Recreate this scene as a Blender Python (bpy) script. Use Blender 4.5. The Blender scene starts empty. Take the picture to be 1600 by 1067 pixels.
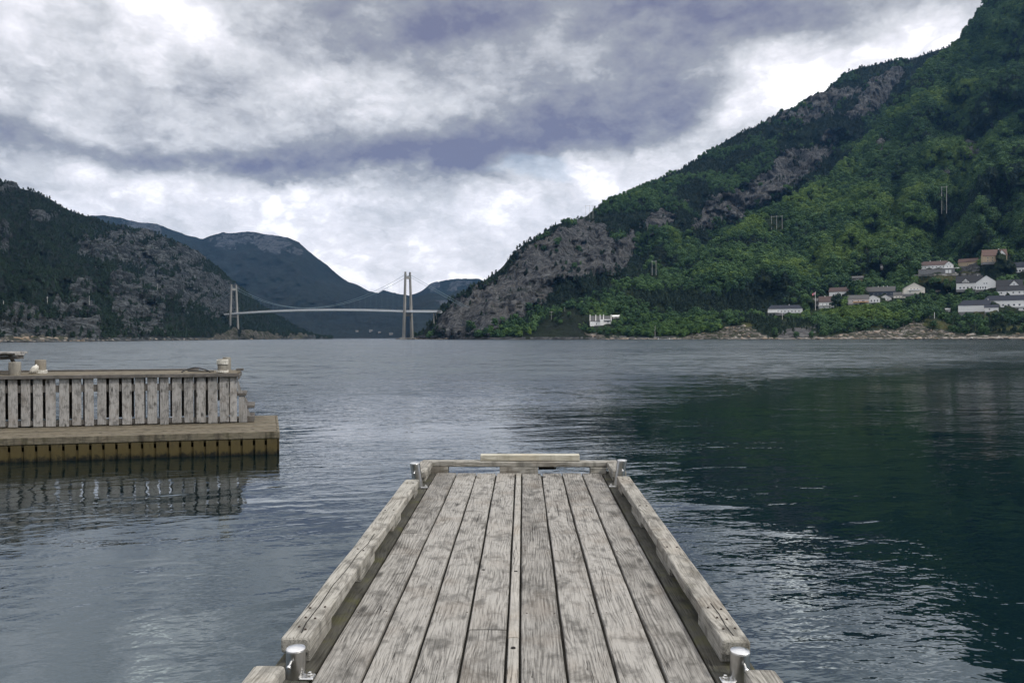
import bpy, math, random
import numpy as np
from mathutils import Matrix, Vector

sc = bpy.context.scene
rng = random.Random(7)
nr = np.random.RandomState(11)
R = math.radians

# ------------------------------------------------------------------ camera
F = 1111.11                     # focal length in photo pixels (lens 25 mm)
CAMH = 2.6
PITCH, ROLL = R(-0.31), R(-0.15)
cam_data = bpy.data.cameras.new("camera")
cam = bpy.data.objects.new("camera", cam_data)
sc.collection.objects.link(cam)
cam_data.lens = 25.0
cam_data.sensor_width = 36.0
cam_data.clip_start = 0.05
cam_data.clip_end = 30000
camM = Matrix.Rotation(math.pi / 2 + PITCH, 3, 'X') @ Matrix.Rotation(ROLL, 3, 'Z')
M4 = camM.to_4x4(); M4.translation = (0, 0, CAMH)
cam.matrix_world = M4
sc.camera = cam
CM = np.array(camM)

# ------------------------------------------------------------------ exposure
sc.view_settings.view_transform = 'Standard'
sc.view_settings.look = 'None'
sc.view_settings.exposure = 0.22
sc.view_settings.gamma = 1.0
sc.render.engine = 'CYCLES'
sc.cycles.max_bounces = 6
sc.cycles.transparent_max_bounces = 8
sc.cycles.use_denoising = True
sc.cycles.sample_clamp_indirect = 4.0

SUN_EL, SUN_AZ = 48.0, 118.0    # degrees; azimuth clockwise from the view direction (+Y)


class NT:
    """tiny helper for node trees"""
    def __init__(s, tree):
        s.t = tree; s.n = tree.nodes; s.l = tree.links
    def set(s, sock, v):
        if v is None: return
        if hasattr(v, 'is_output'): s.l.new(v, sock)
        else: sock.default_value = v
    def node(s, typ, **kw):
        n = s.n.new(typ)
        for k, v in kw.items(): setattr(n, k, v)
        return n
    def m(s, op, a, b=None, c=None, clamp=False):
        n = s.node('ShaderNodeMath', operation=op); n.use_clamp = clamp
        s.set(n.inputs[0], a); s.set(n.inputs[1], b); s.set(n.inputs[2], c)
        return n.outputs[0]
    def vm(s, op, a, b=None, scale=None):
        n = s.node('ShaderNodeVectorMath', operation=op)
        s.set(n.inputs[0], a); s.set(n.inputs[1], b)
        if scale is not None: s.set(n.inputs['Scale'], scale)
        return n.outputs['Value'] if op in ('LENGTH', 'DOT_PRODUCT', 'DISTANCE') else n.outputs['Vector']
    def sep(s, v):
        n = s.node('ShaderNodeSeparateXYZ'); s.set(n.inputs[0], v); return n.outputs
    def comb(s, x, y, z):
        n = s.node('ShaderNodeCombineXYZ')
        for i, v in enumerate((x, y, z)): s.set(n.inputs[i], v)
        return n.outputs[0]
    def noise(s, vec, scale=1.0, detail=3.0, rough=0.5, dist=0.0, lac=2.0, col=False, ntype=None):
        n = s.node('ShaderNodeTexNoise')
        if ntype: n.noise_type = ntype
        s.set(n.inputs['Vector'], vec); s.set(n.inputs['Scale'], scale)
        s.set(n.inputs['Detail'], detail); s.set(n.inputs['Roughness'], rough)
        s.set(n.inputs['Distortion'], dist); s.set(n.inputs['Lacunarity'], lac)
        return n.outputs['Color'] if col else n.outputs[0]
    def mix(s, f, a, b, mode='MIX'):
        n = s.node('ShaderNodeMix', data_type='RGBA', blend_type=mode)
        s.set(n.inputs[0], f)
        for i, v in ((6, a), (7, b)):
            if isinstance(v, tuple) and len(v) == 3: v = (*v, 1)
            s.set(n.inputs[i], v)
        return n.outputs[2]
    def ramp(s, f, lo, hi, a=0.0, b=1.0, smooth=True):
        n = s.node('ShaderNodeMapRange'); n.interpolation_type = 'SMOOTHSTEP' if smooth else 'LINEAR'
        s.set(n.inputs['Value'], f); s.set(n.inputs['From Min'], lo); s.set(n.inputs['From Max'], hi)
        s.set(n.inputs['To Min'], a); s.set(n.inputs['To Max'], b)
        return n.outputs['Result']
    def attr(s, name, out='Fac'):
        n = s.node('ShaderNodeAttribute', attribute_name=name); return n.outputs[out]


# ------------------------------------------------------------------ world
world = bpy.data.worlds.new("World"); sc.world = world; world.use_nodes = True
world.cycles.sampling_method = 'MANUAL'; world.cycles.sample_map_resolution = 512
w = NT(world.node_tree); w.n.clear()
wout = w.node('ShaderNodeOutputWorld'); bg = w.node('ShaderNodeBackground')
w.l.new(bg.outputs[0], wout.inputs[0]); bg.inputs['Strength'].default_value = 0.1
sky = w.node('ShaderNodeTexSky'); sky.sky_type = 'NISHITA'; sky.sun_disc = False
sky.sun_elevation = R(SUN_EL); sky.sun_rotation = R(SUN_AZ); sky.air_density = 1.2; sky.dust_density = 1.5
D = w.node('ShaderNodeTexCoord').outputs['Generated']
dx, dy, dz = w.sep(D)
az = w.m('ARCTAN2', dx, dy)
el = w.m('ARCSINE', dz)
elc = w.m('MAXIMUM', el, 0.0)
# layered clouds: noise on the direction, squeezed vertically as a flat cloud deck looks
pz = w.m('ADD', w.m('ABSOLUTE', dz), 0.16)
deck = w.comb(w.m('DIVIDE', dx, pz), w.m('DIVIDE', dy, pz), 0.0)
dirv = w.comb(w.m('MULTIPLY', dx, 1.0), w.m('MULTIPLY', dy, 1.0), w.m('MULTIPLY', dz, 1.65))
wn = w.vm('SUBTRACT', w.noise(dirv, 3.2, 5, 0.6, col=True), (0.5, 0.5, 0.5))
wx, wy, wz = w.sep(wn)
uu = w.m('MULTIPLY_ADD', wx, 0.34, az)
vv = w.m('MULTIPLY_ADD', wy, 0.17, el)
wn2 = w.vm('SUBTRACT', w.noise(dirv, 13.0, 4, 0.6, col=True), (0.5, 0.5, 0.5))
wx2, wy2, _ = w.sep(wn2)
uu = w.m('MULTIPLY_ADD', wx2, 0.07, uu)
vv = w.m('MULTIPLY_ADD', wy2, 0.045, vv)

def blob(px, py, rx, ry, wt):
    u0 = math.atan((px - 800) / F); v0 = math.atan((528 - py) / F * math.cos(u0))
    a = w.m('DIVIDE', w.m('SUBTRACT', uu, u0), rx / F)
    b = w.m('DIVIDE', w.m('SUBTRACT', vv, v0), ry / F)
    r2 = w.m('ADD', w.m('MULTIPLY', a, a), w.m('MULTIPLY', b, b))
    return w.m('MULTIPLY', w.m('EXPONENT', w.m('MULTIPLY', r2, -1.0)), wt)

CLOUDS = [(70, 218, 350, 34, .36), (110, 110, 200, 45, .18), (420, 258, 270, 20, .32), (20, 300, 90, 25, .12),
          (600, 15, 240, 40, .36), (930, 25, 330, 50, .42), (1330, 5, 230, 50, .30), (1100, 50, 140, 36, .20),
          (690, 250, 190, 32, .72), (950, 180, 220, 50, .62), (820, 225, 200, 22, .26), (1060, 125, 90, 50, .24),
          (560, 200, 260, 24, .14), (250, -90, 400, 50, .02), (900, -130, 400, 50, .10), (1500, -170, 500, 90, .1),
          (262, 30, 75, 40, -.40), (410, 112, 110, 26, -.22), (650, 150, 150, 20, -.10), (1250, 150, 150, 70, -.55), (1480, 65, 80, 50, -.30),
          (300, 300, 300, 22, -.16), (470, 345, 130, 50, -.16), (885, 285, 80, 26, -.26), (1080, 260, 90, 20, -.06)]
dark = None
for c in CLOUDS:
    g = blob(*c); dark = g if dark is None else w.m('ADD', dark, g)
n1 = w.noise(dirv, 5.5, 10, 0.64, 0.12)
n2 = w.noise(deck, 1.3, 7, 0.58, 0.3)
det = w.m('ADD', w.m('MULTIPLY', w.m('SUBTRACT', n1, 0.5), 0.70), w.m('MULTIPLY', w.m('SUBTRACT', n2, 0.5), 0.32))
vo = w.node('ShaderNodeTexVoronoi', feature='SMOOTH_F1'); vo.inputs['Smoothness'].default_value = .35; vo.inputs['Scale'].default_value = 9.0
vo.inputs['Detail'].default_value = 4; vo.inputs['Roughness'].default_value = .55
w.l.new(w.vm('ADD', w.comb(dx, dy, w.m('MULTIPLY', dz, 1.9)), w.vm('SCALE', wn2, scale=.16)), vo.inputs['Vector'])
puff = w.m('SUBTRACT', vo.outputs['Distance'], 0.42)
fine = w.m('SUBTRACT', w.noise(dirv, 22.0, 6, .62), .5)
lowb = w.ramp(el, 0.04, 0.30, 0.0, 0.30)
gen = w.m('ADD', lowb, w.ramp(el, 0.40, 0.60, 0.0, -0.30))
det = w.m('ADD', det, w.m('MULTIPLY', puff, w.ramp(el, .0, .45, .50, .26)))
det = w.m('ADD', det, w.m('MULTIPLY', fine, .15))
det = w.m('MULTIPLY', det, w.ramp(el, .0, .28, .60, 1.0))
dsum = w.m('ADD', dark, gen); dsum = w.m('MULTIPLY', dsum, w.ramp(w.noise(dirv, 7.0, 6, .6), .3, .7, .55, 1.12, False))
dens = w.m('ADD', w.m('MULTIPLY', dsum, .88), det)
cr = w.node('ShaderNodeValToRGB'); w.l.new(dens, cr.inputs[0])
SKYGAIN = 1.48
CLOUDCOL = [(0.00, (1.25, 1.23, 1.2)), (0.10, (.78, .77, .77)), (0.24, (.585, .575, .605)), (0.44, (.405, .41, .43)),
            (0.68, (.215, .222, .248)), (1.0, (.115, .118, .175))]
els = cr.color_ramp.elements
while len(els) < len(CLOUDCOL): els.new(0.5)
for e, (p, c) in zip(els, CLOUDCOL):
    e.position = p; e.color = (*[v * 10 * SKYGAIN for v in c], 1)
thin = w.ramp(w.m('ADD', blob(885, 275, 80, 26, 1.0), w.m('MULTIPLY', det, 0.9)), 0.5, 0.95, 0.0, 0.28)
skyc = w.mix(0.35, sky.outputs[0], (8.6, 10.4, 13.0))
col = w.mix(thin, cr.outputs[0], skyc)
w.l.new(col, bg.inputs['Color'])

# ------------------------------------------------------------------ sun (soft, behind thin cloud)
sd = bpy.data.lights.new("sun", 'SUN'); sd.energy = 2.3; sd.angle = R(8); sd.color = (1.0, 0.95, 0.88)
sun = bpy.data.objects.new("sun", sd); sc.collection.objects.link(sun)
sv = Vector((math.sin(R(SUN_AZ)) * math.cos(R(SUN_EL)), math.cos(R(SUN_AZ)) * math.cos(R(SUN_EL)), math.sin(R(SUN_EL))))
sun.rotation_euler = sv.to_track_quat('Z', 'Y').to_euler()

# ------------------------------------------------------------------ helpers
def hor(px): return 527.5 - (np.asarray(px) - 800) * math.tan(-ROLL)
def ray(px, py):
    d = np.array([(px - 800) / F, (533.5 - py) / F, -1.0]); d = CM @ d
    return d / d[1]
def W(px, py, Y):
    d = ray(px, py); return np.array([d[0] * Y, Y, CAMH + d[2] * Y])
def water_Y(px, py): return -CAMH / ray(px, py)[2]
def proj(P):
    q = (np.asarray(P, float) - np.array([0, 0, CAMH])) @ CM
    return 800 + F * q[..., 0] / -q[..., 2], 533.5 - F * q[..., 1] / -q[..., 2]

def hsh(ix, iy, s):
    h = (ix.astype(np.int64) * 374761393 + iy.astype(np.int64) * 668265263 + s * 1442695041) & 0xffffffff
    h = ((h ^ (h >> 13)) * 1274126177) & 0xffffffff
    return ((h ^ (h >> 16)) & 0xffff) / 65535.0
def vnoise(x, y, s=0):
    x = np.asarray(x, float); y = np.asarray(y, float)
    ix, iy = np.floor(x), np.floor(y); fx, fy = x - ix, y - iy
    fx = fx * fx * (3 - 2 * fx); fy = fy * fy * (3 - 2 * fy)
    a = hsh(ix, iy, s); b = hsh(ix + 1, iy, s); c = hsh(ix, iy + 1, s); d = hsh(ix + 1, iy + 1, s)
    return (a + (b - a) * fx) * (1 - fy) + (c + (d - c) * fx) * fy
def fbm(x, y, o=4, s=0, g=0.5):
    v = 0; a = 1; t = 0
    for i in range(o):
        v = v + a * vnoise(np.asarray(x) * 2 ** i, np.asarray(y) * 2 ** i, s + i * 17); t += a; a *= g
    return v / t - 0.5

def link(o, parent=None):
    sc.collection.objects.link(o)
    if parent is not None: o.parent = parent
    return o
def tag(o, label=None, cat=None, group=None, kind=None):
    if label: o['label'] = label
    if cat: o['category'] = cat
    if group: o['group'] = group
    if kind: o['kind'] = kind
    return o
def empty(name, loc=(0, 0, 0), rz=0.0, **kw):
    o = bpy.data.objects.new(name, None); o.empty_display_size = 0.2
    o.location = tuple(float(v) for v in loc); o.rotation_euler = (0, 0, rz); link(o); return tag(o, **kw)


class MB:
    """collects shapes and links them as one mesh object; every board carries its own grain coordinates"""
    def __init__(s): s.v = []; s.f = []; s.wc = []; s.wr = []; s.sm = []; s.mi = []
    def add(s, vs, fs, wc=None, wr=0.5, smooth=False, mi=0):
        b = len(s.v); s.v += [tuple(map(float, v)) for v in vs]
        s.wc += [tuple(map(float, c)) for c in (wc if wc is not None else vs)]
        s.wr += [wr] * len(vs)
        for f in fs: s.f.append([i + b for i in f]); s.sm.append(smooth); s.mi.append(mi)
    def box(s, x0, x1, y0, y1, z0, z1, axis='y', T=None, wr=None, bev=0.0, rnd=True, mi=0):
        wr = rng.random() if wr is None else wr
        off = (rng.uniform(0, 50), rng.uniform(0, 50), rng.uniform(0, 50)) if rnd else (0, 0, 0)
        x0, x1 = sorted((x0, x1)); y0, y1 = sorted((y0, y1)); z0, z1 = sorted((z0, z1))
        if bev > 0:
            b = min(bev, (x1 - x0) * .3, (y1 - y0) * .3, (z1 - z0) * .3)
            vs = []
            for z, i in ((z0, b), (z0 + b, 0), (z1 - b, 0), (z1, b)):
                X0, X1, Y0, Y1 = x0 + i, x1 - i, y0 + i, y1 - i
                c = b * (1 if i == 0 else 0.6)
                vs += [(X0 + c, Y0, z), (X1 - c, Y0, z), (X1, Y0 + c, z), (X1, Y1 - c, z), (X1 - c, Y1, z), (X0 + c, Y1, z), (X0, Y1 - c, z), (X0, Y0 + c, z)]
            fs = [list(range(7, -1, -1)), [24 + i for i in range(8)]]
            for k in range(3):
                for i in range(8): fs.append([k * 8 + i, k * 8 + (i + 1) % 8, k * 8 + 8 + (i + 1) % 8, k * 8 + 8 + i])
        else:
            vs = [(x0, y0, z0), (x1, y0, z0), (x1, y1, z0), (x0, y1, z0), (x0, y0, z1), (x1, y0, z1), (x1, y1, z1), (x0, y1, z1)]
            fs = [(3, 2, 1, 0), (4, 5, 6, 7), (0, 1, 5, 4), (1, 2, 6, 5), (2, 3, 7, 6), (3, 0, 4, 7)]
        def wcf(v):
            a = {'y': (v[0], v[1], v[2]), 'x': (v[1], v[0], v[2]), 'z': (v[0], v[2], v[1])}[axis]
            return (a[0] + off[0], a[1] + off[1], a[2] + off[2])
        wc = [wcf(v) for v in vs]
        if T: vs = [T(*v) for v in vs]
        s.add(vs, fs, wc, wr, mi=mi)
    def tube(s, p0, p1, r0, r1=None, n=12, caps=True, smooth=True, mi=0):
        r1 = r0 if r1 is None else r1
        p0, p1 = Vector(p0), Vector(p1); d = (p1 - p0); L = d.length; q = d.to_track_quat('Z', 'Y')
        vs = []; wc = []; off = rng.uniform(0, 50)
        for r, p, zz in ((r0, p0, 0), (r1, p1, L)):
            for i in range(n):
                a = 2 * math.pi * i / n
                vs.append(p + q @ Vector((math.cos(a) * r, math.sin(a) * r, 0))); wc.append((math.cos(a) * r + off, zz + off, math.sin(a) * r + off))
        wr = rng.random()
        s.add(vs, [(i, (i + 1) % n, n + (i + 1) % n, n + i) for i in range(n)], wc, wr, smooth, mi)
        if caps:
            s.add(vs[:n], [list(range(n - 1, -1, -1))], wc[:n], wr, mi=mi); s.add(vs[n:], [list(range(n))], wc[n:], wr, mi=mi)
    def path(s, pts, r, n=6, mi=0):
        for a, b in zip(pts[:-1], pts[1:]): s.tube(a, b, r, r, n, caps=False, mi=mi)
    def lathe(s, prof, c=(0, 0, 0), n=16, smooth=True, T=None):
        vs = [(c[0] + r * math.cos(2 * math.pi * i / n), c[1] + r * math.sin(2 * math.pi * i / n), c[2] + z) for r, z in prof for i in range(n)]
        fs = [(k * n + i, k * n + (i + 1) % n, k * n + n + (i + 1) % n, k * n + n + i) for k in range(len(prof) - 1) for i in range(n)]
        fs.append([(len(prof) - 1) * n + i for i in range(n)])
        if T: vs = [T(*v) for v in vs]
        s.add(vs, fs, smooth=smooth)
    def prism(s, poly, y0, y1, axis='y', T=None, mi=0):
        """poly in the plane across `axis`, extruded along it"""
        n = len(poly); vs = []
        for y in (y0, y1):
            for a, b in poly: vs.append({'y': (a, y, b), 'x': (y, a, b), 'z': (a, b, y)}[axis])
        if T: vs = [T(*v) for v in vs]
        fs = [list(range(n)), list(range(2 * n - 1, n - 1, -1))] + [(i, n + i, n + (i + 1) % n, (i + 1) % n) for i in range(n)]
        s.add(vs, fs, wr=rng.random(), mi=mi)
    def build(s, name, mat, parent=None, fix=True):
        me = bpy.data.meshes.new(name); me.from_pydata(s.v, [], s.f)
        for m in (mat if isinstance(mat, (list, tuple)) else [mat]): me.materials.append(m)
        me.polygons.foreach_set('use_smooth', s.sm); me.polygons.foreach_set('material_index', s.mi)
        a = me.attributes.new('wc', 'FLOAT_VECTOR', 'POINT'); a.data.foreach_set('vector', np.array(s.wc, np.float32).ravel())
        a = me.attributes.new('wr', 'FLOAT', 'POINT'); a.data.foreach_set('value', np.array(s.wr, np.float32))
        me.update()
        if fix:
            import bmesh
            bm = bmesh.new(); bm.from_mesh(me); bmesh.ops.recalc_face_normals(bm, faces=bm.faces); bm.to_mesh(me); bm.free()
        return link(bpy.data.objects.new(name, me), parent)


def newmat(name):
    m = bpy.data.materials.new(name); m.use_nodes = True
    t = NT(m.node_tree); b = m.node_tree.nodes['Principled BSDF']
    return m, t, b
def bump(t, b, h, strength=1.0, dist=1.0, normal=None):
    n = t.node('ShaderNodeBump'); n.inputs['Strength'].default_value = strength; n.inputs['Distance'].default_value = dist
    t.l.new(h, n.inputs['Height'])
    if normal: t.l.new(normal, n.inputs['Normal'])
    t.l.new(n.outputs[0], b.inputs['Normal']); return n.outputs[0]

# ------------------------------------------------------------------ materials
def wood_mat(name, light, mid, darkc, stain=0.5, knots=0.6, moss=0.0, wetline=None, rough=0.85, bstr=1.0, scale=1.0):
    m, t, b = newmat(name)
    v = t.attr('wc', 'Vector'); wr = t.attr('wr')
    v = t.vm('SCALE', v, scale=scale)
    x, y, z = t.sep(v)
    warp = t.noise(t.comb(t.m('MULTIPLY', x, 5.0), t.m('MULTIPLY', y, 1.1), t.m('MULTIPLY', z, 5.0)), 1.0, 2, 0.45)
    fx = t.m('MULTIPLY_ADD', warp, 19.0, t.m('MULTIPLY', x, 85.0))
    rings = t.m('SINE', t.m('MULTIPLY', fx, 3.0))
    rings = t.m('MULTIPLY_ADD', t.m('SUBTRACT', t.ramp(rings, -0.5, 1.0), .5), t.ramp(t.noise(v, 4.0, 2), .35, .65, .15, .9), .5)
    fib = t.noise(t.comb(t.m('MULTIPLY_ADD', warp, 6.0, t.m('MULTIPLY', x, 150.0)), t.m('MULTIPLY', y, 4.5), t.m('MULTIPLY', z, 150.0)), 1.0, 4, 0.7)
    broad = t.noise(t.comb(t.m('MULTIPLY', x, 6.0), t.m('MULTIPLY', y, 2.4), t.m('MULTIPLY', z, 6.0)), 1.0, 4, 0.62, 0.6)
    blot = t.noise(t.comb(t.m('MULTIPLY', x, 9.0), t.m('MULTIPLY', y, 6.0), z), 1.0, 5, 0.65, 0.3)
    crk = t.noise(t.comb(t.m('MULTIPLY', x, 38.0), t.m('MULTIPLY_ADD', x, 0.4, t.m('MULTIPLY', y, 0.9)), t.m('MULTIPLY', z, 38.0)), 1.0, 2, 0.5, 0.4)
    crack = t.ramp(t.m('ABSOLUTE', t.m('SUBTRACT', crk, 0.5)), 0.0, 0.012, 1.0, 0.0)
    crack = t.m('MULTIPLY', crack, t.ramp(t.noise(t.comb(t.m('MULTIPLY', x, 7.0), t.m('MULTIPLY', y, 1.3), z), 1.0, 2), 0.55, 0.62))
    vo = t.node('ShaderNodeTexVoronoi'); t.l.new(t.comb(t.m('MULTIPLY', x, 7.0), t.m('MULTIPLY', y, 2.6), 0.0), vo.inputs['Vector']); vo.inputs['Scale'].default_value = 1.0
    kn = t.m('MULTIPLY', t.ramp(vo.outputs['Distance'], 0.05, 0.24, 1.0, 0.0), t.ramp(t.sep(vo.outputs['Color'])[0], 0.66, 0.70))
    kn = t.m('MULTIPLY', kn, knots)
    g = t.m('ADD', t.m('MULTIPLY', rings, 0.15), t.m('ADD', t.m('MULTIPLY', fib, 0.74), t.m('MULTIPLY', broad, 0.70)))
    g = t.m('ADD', g, t.m('MULTIPLY', t.m('SUBTRACT', wr, 0.5), 0.22))
    c = t.mix(t.ramp(g, 0.42, 0.98), mid, light)
    st = t.m('MULTIPLY', t.ramp(t.m('ADD', blot, t.m('MULTIPLY', fib, 0.12)), 0.52, 0.74), stain)
    c = t.mix(st, c, darkc)
    st2 = t.m('MULTIPLY', t.ramp(t.m('MULTIPLY_ADD', rings, 0.11, fib), 0.33, 0.60, 1.0, 0.0), 0.62)
    c = t.mix(st2, c, darkc)
    c = t.mix(kn, c, tuple(q * 0.6 for q in darkc))
    c = t.mix(t.m('MULTIPLY', crack, 0.9), c, (0.012, 0.011, 0.01))
    warm = t.noise(v, 2.3, 3)
    c = t.mix(t.ramp(warm, 0.5, 0.72, 0.0, 0.25), c, tuple(q * s_ for q, s_ in zip(mid, (1.25, 1.0, 0.78))))
    if moss > 0:
        mo = t.m('MULTIPLY', t.ramp(t.noise(v, 5.0, 5, 0.7), 0.48, 0.66), moss)
        c = t.mix(mo, c, (0.085, 0.085, 0.03))
    if wetline is not None:     # wood under the tide mark is dark and weedy
        gz = t.sep(t.node('ShaderNodeNewGeometry').outputs['Position'])[2]
        gz = t.m('ADD', gz, t.m('MULTIPLY', t.m('SUBTRACT', blot, 0.5), 0.35))
        c = t.mix(t.ramp(gz, wetline[0], wetline[1], 1.0, 0.0), c, (0.075, 0.058, 0.022))
        c = t.mix(t.ramp(gz, 0.0, 0.14, 1.0, 0.0), c, (0.006, 0.007, 0.005))
    t.l.new(c, b.inputs['Base Color'])
    b.inputs['Roughness'].default_value = rough; b.inputs['Specular IOR Level'].default_value = 0.3
    h = t.m('ADD', t.m('MULTIPLY', rings, 0.0008), t.m('ADD', t.m('MULTIPLY', fib, 0.0022), t.m('MULTIPLY', crack, -0.004)))
    h = t.m('ADD', h, t.m('MULTIPLY', broad, 0.004))
    bump(t, b, h, bstr, 1.0)
    return m

M_deck = wood_mat('deck_wood', (.345, .332, .305), (.125, .119, .108), (.036, .034, .030), 0.62, 0.75, bstr=1.0)
M_edgeboard = wood_mat('damp_edge_wood', (.085, .083, .07), (.045, .044, .036), (.016, .016, .013), 0.6, 0.4, moss=0.55)
M_beam = wood_mat('beam_wood', (.385, .37, .33), (.15, .142, .125), (.038, .036, .03), 0.62, 0.45, moss=0.10)
M_pale = wood_mat('fresh_wood', (.56, .54, .46), (.40, .38, .30), (.2, .18, .13), 0.45, 0.3)
M_strip = wood_mat('strip_wood', (.38, .365, .33), (.25, .24, .215), (.1, .095, .085), 0.4, 0.2)
M_under = wood_mat('under_wood', (.10, .095, .08), (.05, .048, .04), (.02, .02, .018), 0.5, 0.3, wetline=(0.3, 0.8))
M_jdeck = wood_mat('jetty_deck_wood', (.20, .175, .13), (.095, .082, .06), (.03, .026, .019), 0.8, 0.4, moss=0.2)
M_jslat = wood_mat('jetty_slat_wood', (.42, .41, .395), (.17, .166, .16), (.05, .048, .045), 0.6, 0.9)
M_jlow = wood_mat('tidal_wood', (.12, .092, .052), (.052, .042, .025), (.016, .014, .01), 0.75, 0.2, moss=0.5, wetline=(0.12, 0.62))
M_jdark = wood_mat('dark_wood', (.15, .14, .13), (.09, .085, .08), (.04, .04, .035), 0.5, 0.3)  # darker timber for rails, treads, table legs and cabin walls
M_post = wood_mat('bollard_wood', (.27, .255, .22), (.16, .15, .125), (.07, .065, .055), 0.6, 0.2)

def simple(name, c, rough=0.7, metal=0.0, var=0.15, nscale=3.0, bmp=0.0, spec=0.5):
    m, t, b = newmat(name)
    co = t.node('ShaderNodeTexCoord').outputs['Object']
    n = t.noise(co, nscale, 5, 0.6)
    t.l.new(t.mix(t.ramp(n, 0.3, 0.7), tuple(q * (1 - var) for q in c), tuple(min(1, q * (1 + var)) for q in c)), b.inputs['Base Color'])
    b.inputs['Roughness'].default_value = rough; b.inputs['Metallic'].default_value = metal; b.inputs['Specular IOR Level'].default_value = spec
    if bmp: bump(t, b, n, 1.0, bmp)
    return m
M_steel = simple('brushed_steel', (.46, .455, .44), 0.30, 1.0, 0.06, 30)
M_steelcap = simple('steel_cap', (.78, .78, .77), 0.28, 1.0, 0.04, 20)
M_black = simple('black_rubber', (.015, .015, .016), 0.6)
M_nail = simple('rusty_nail', (.05, .035, .028), 0.7, 0.3)
M_hole = simple('bolt_hole', (.006, .006, .006), 1.0)
M_conc = simple('pale_concrete', (.21, .205, .19), 0.85, 0, 0.12, 0.08)
M_deckc = simple('bridge_deck_paint', (.82, .83, .84), 0.6, 0, 0.05, 0.05)
M_cable = simple('cable_paint', (.15, .23, .27), 0.5, 0, 0.05)
M_white = simple('white_paint', (.80, .80, .78), 0.6, 0, 0.04, 0.6)
M_cream = simple('cream_paint', (.70, .66, .58), 0.6, 0, 0.06, 0.6)
M_tan = simple('tan_cladding', (.46, .36, .24), 0.7, 0, 0.1, 0.6)
M_pink = simple('weathered_pink_cladding', (.55, .50, .48), 0.7, 0, 0.1, 0.6)
M_orangewood = simple('oiled_wood_cladding', (.55, .34, .17), 0.7, 0, 0.15, 1.0)
M_navy = simple('dark_blue_cladding', (.035, .05, .075), 0.6, 0, 0.1, 0.6)
M_redwall = simple('red_cladding', (.16, .045, .035), 0.7, 0, 0.15, 0.6)
M_rdark = simple('dark_slate_roof', (.022, .024, .028), 0.8, 0, 0.2, 1.5)
M_rnavy = simple('blue_black_roof', (.010, .015, .028), 0.75, 0, 0.2, 1.5)
M_rbrown = simple('brown_tile_roof', (.075, .048, .042), 0.7, 0, 0.2, 1.5)
M_rred = simple('rust_tile_roof', (.095, .052, .04), 0.7, 0, 0.2, 1.5)
M_rgrey = simple('grey_tile_roof', (.085, .084, .082), 0.8, 0, 0.2, 1.5)
M_glass = simple('dark_window_glass', (.03, .04, .055), 0.08, 0, 0.05)
M_stonewall = simple('grey_stone_wall', (.20, .20, .20), 0.9, 0, 0.35, 1.2)
M_asph = simple('asphalt', (.10, .10, .10), 0.9, 0, 0.1, 1.0)
M_green = simple('green_painted_boards', (.03, .19, .15), 0.6, 0, 0.1, 1.0)
M_pole = simple('weathered_pole', (.42, .42, .40), 0.7, 0, 0.08, 1.0)
M_red = simple('red_cloth', (.50, .05, .05), 0.7)
M_bluec = simple('blue_cloth', (.03, .06, .25), 0.7)
M_rail = simple('galvanised_rail', (.50, .52, .53), 0.5, 0.0, 0.08, 0.3)
M_rope = simple('white_rope', (.62, .60, .54), 0.9, 0, 0.2, 20)

def leaf_mat(name, c0, c1, c2):
    m, t, b = newmat(name)
    rnd = t.node('ShaderNodeObjectInfo').outputs['Random']
    pos = t.node('ShaderNodeNewGeometry').outputs['Position']
    n = t.noise(pos, 0.35, 3, 0.6)
    big = t.noise(pos, 0.009, 4, 0.6)
    c = t.mix(rnd, c0, c1)
    c = t.mix(t.ramp(t.m('ADD', t.m('MULTIPLY', n, 0.4), t.m('MULTIPLY', big, 0.9)), 0.56, 0.78), c, c2)  # broad patches get brighter leaf colour, painting in sunlit parts of the forest
    t.l.new(c, b.inputs['Base Color']); b.inputs['Roughness'].default_value = 0.75; b.inputs['Specular IOR Level'].default_value = 0.25
    return m
M_leafA = leaf_mat('birch_leaves', (.030, .072, .020), (.075, .140, .034), (.110, .175, .040))
M_leafB = leaf_mat('alder_leaves', (.014, .042, .017), (.038, .086, .028), (.055, .110, .034))
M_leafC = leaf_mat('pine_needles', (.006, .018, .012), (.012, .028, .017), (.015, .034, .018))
M_bark = simple('tree_bark', (.22, .20, .17), 0.9, 0, 0.3, 0.8)

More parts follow.
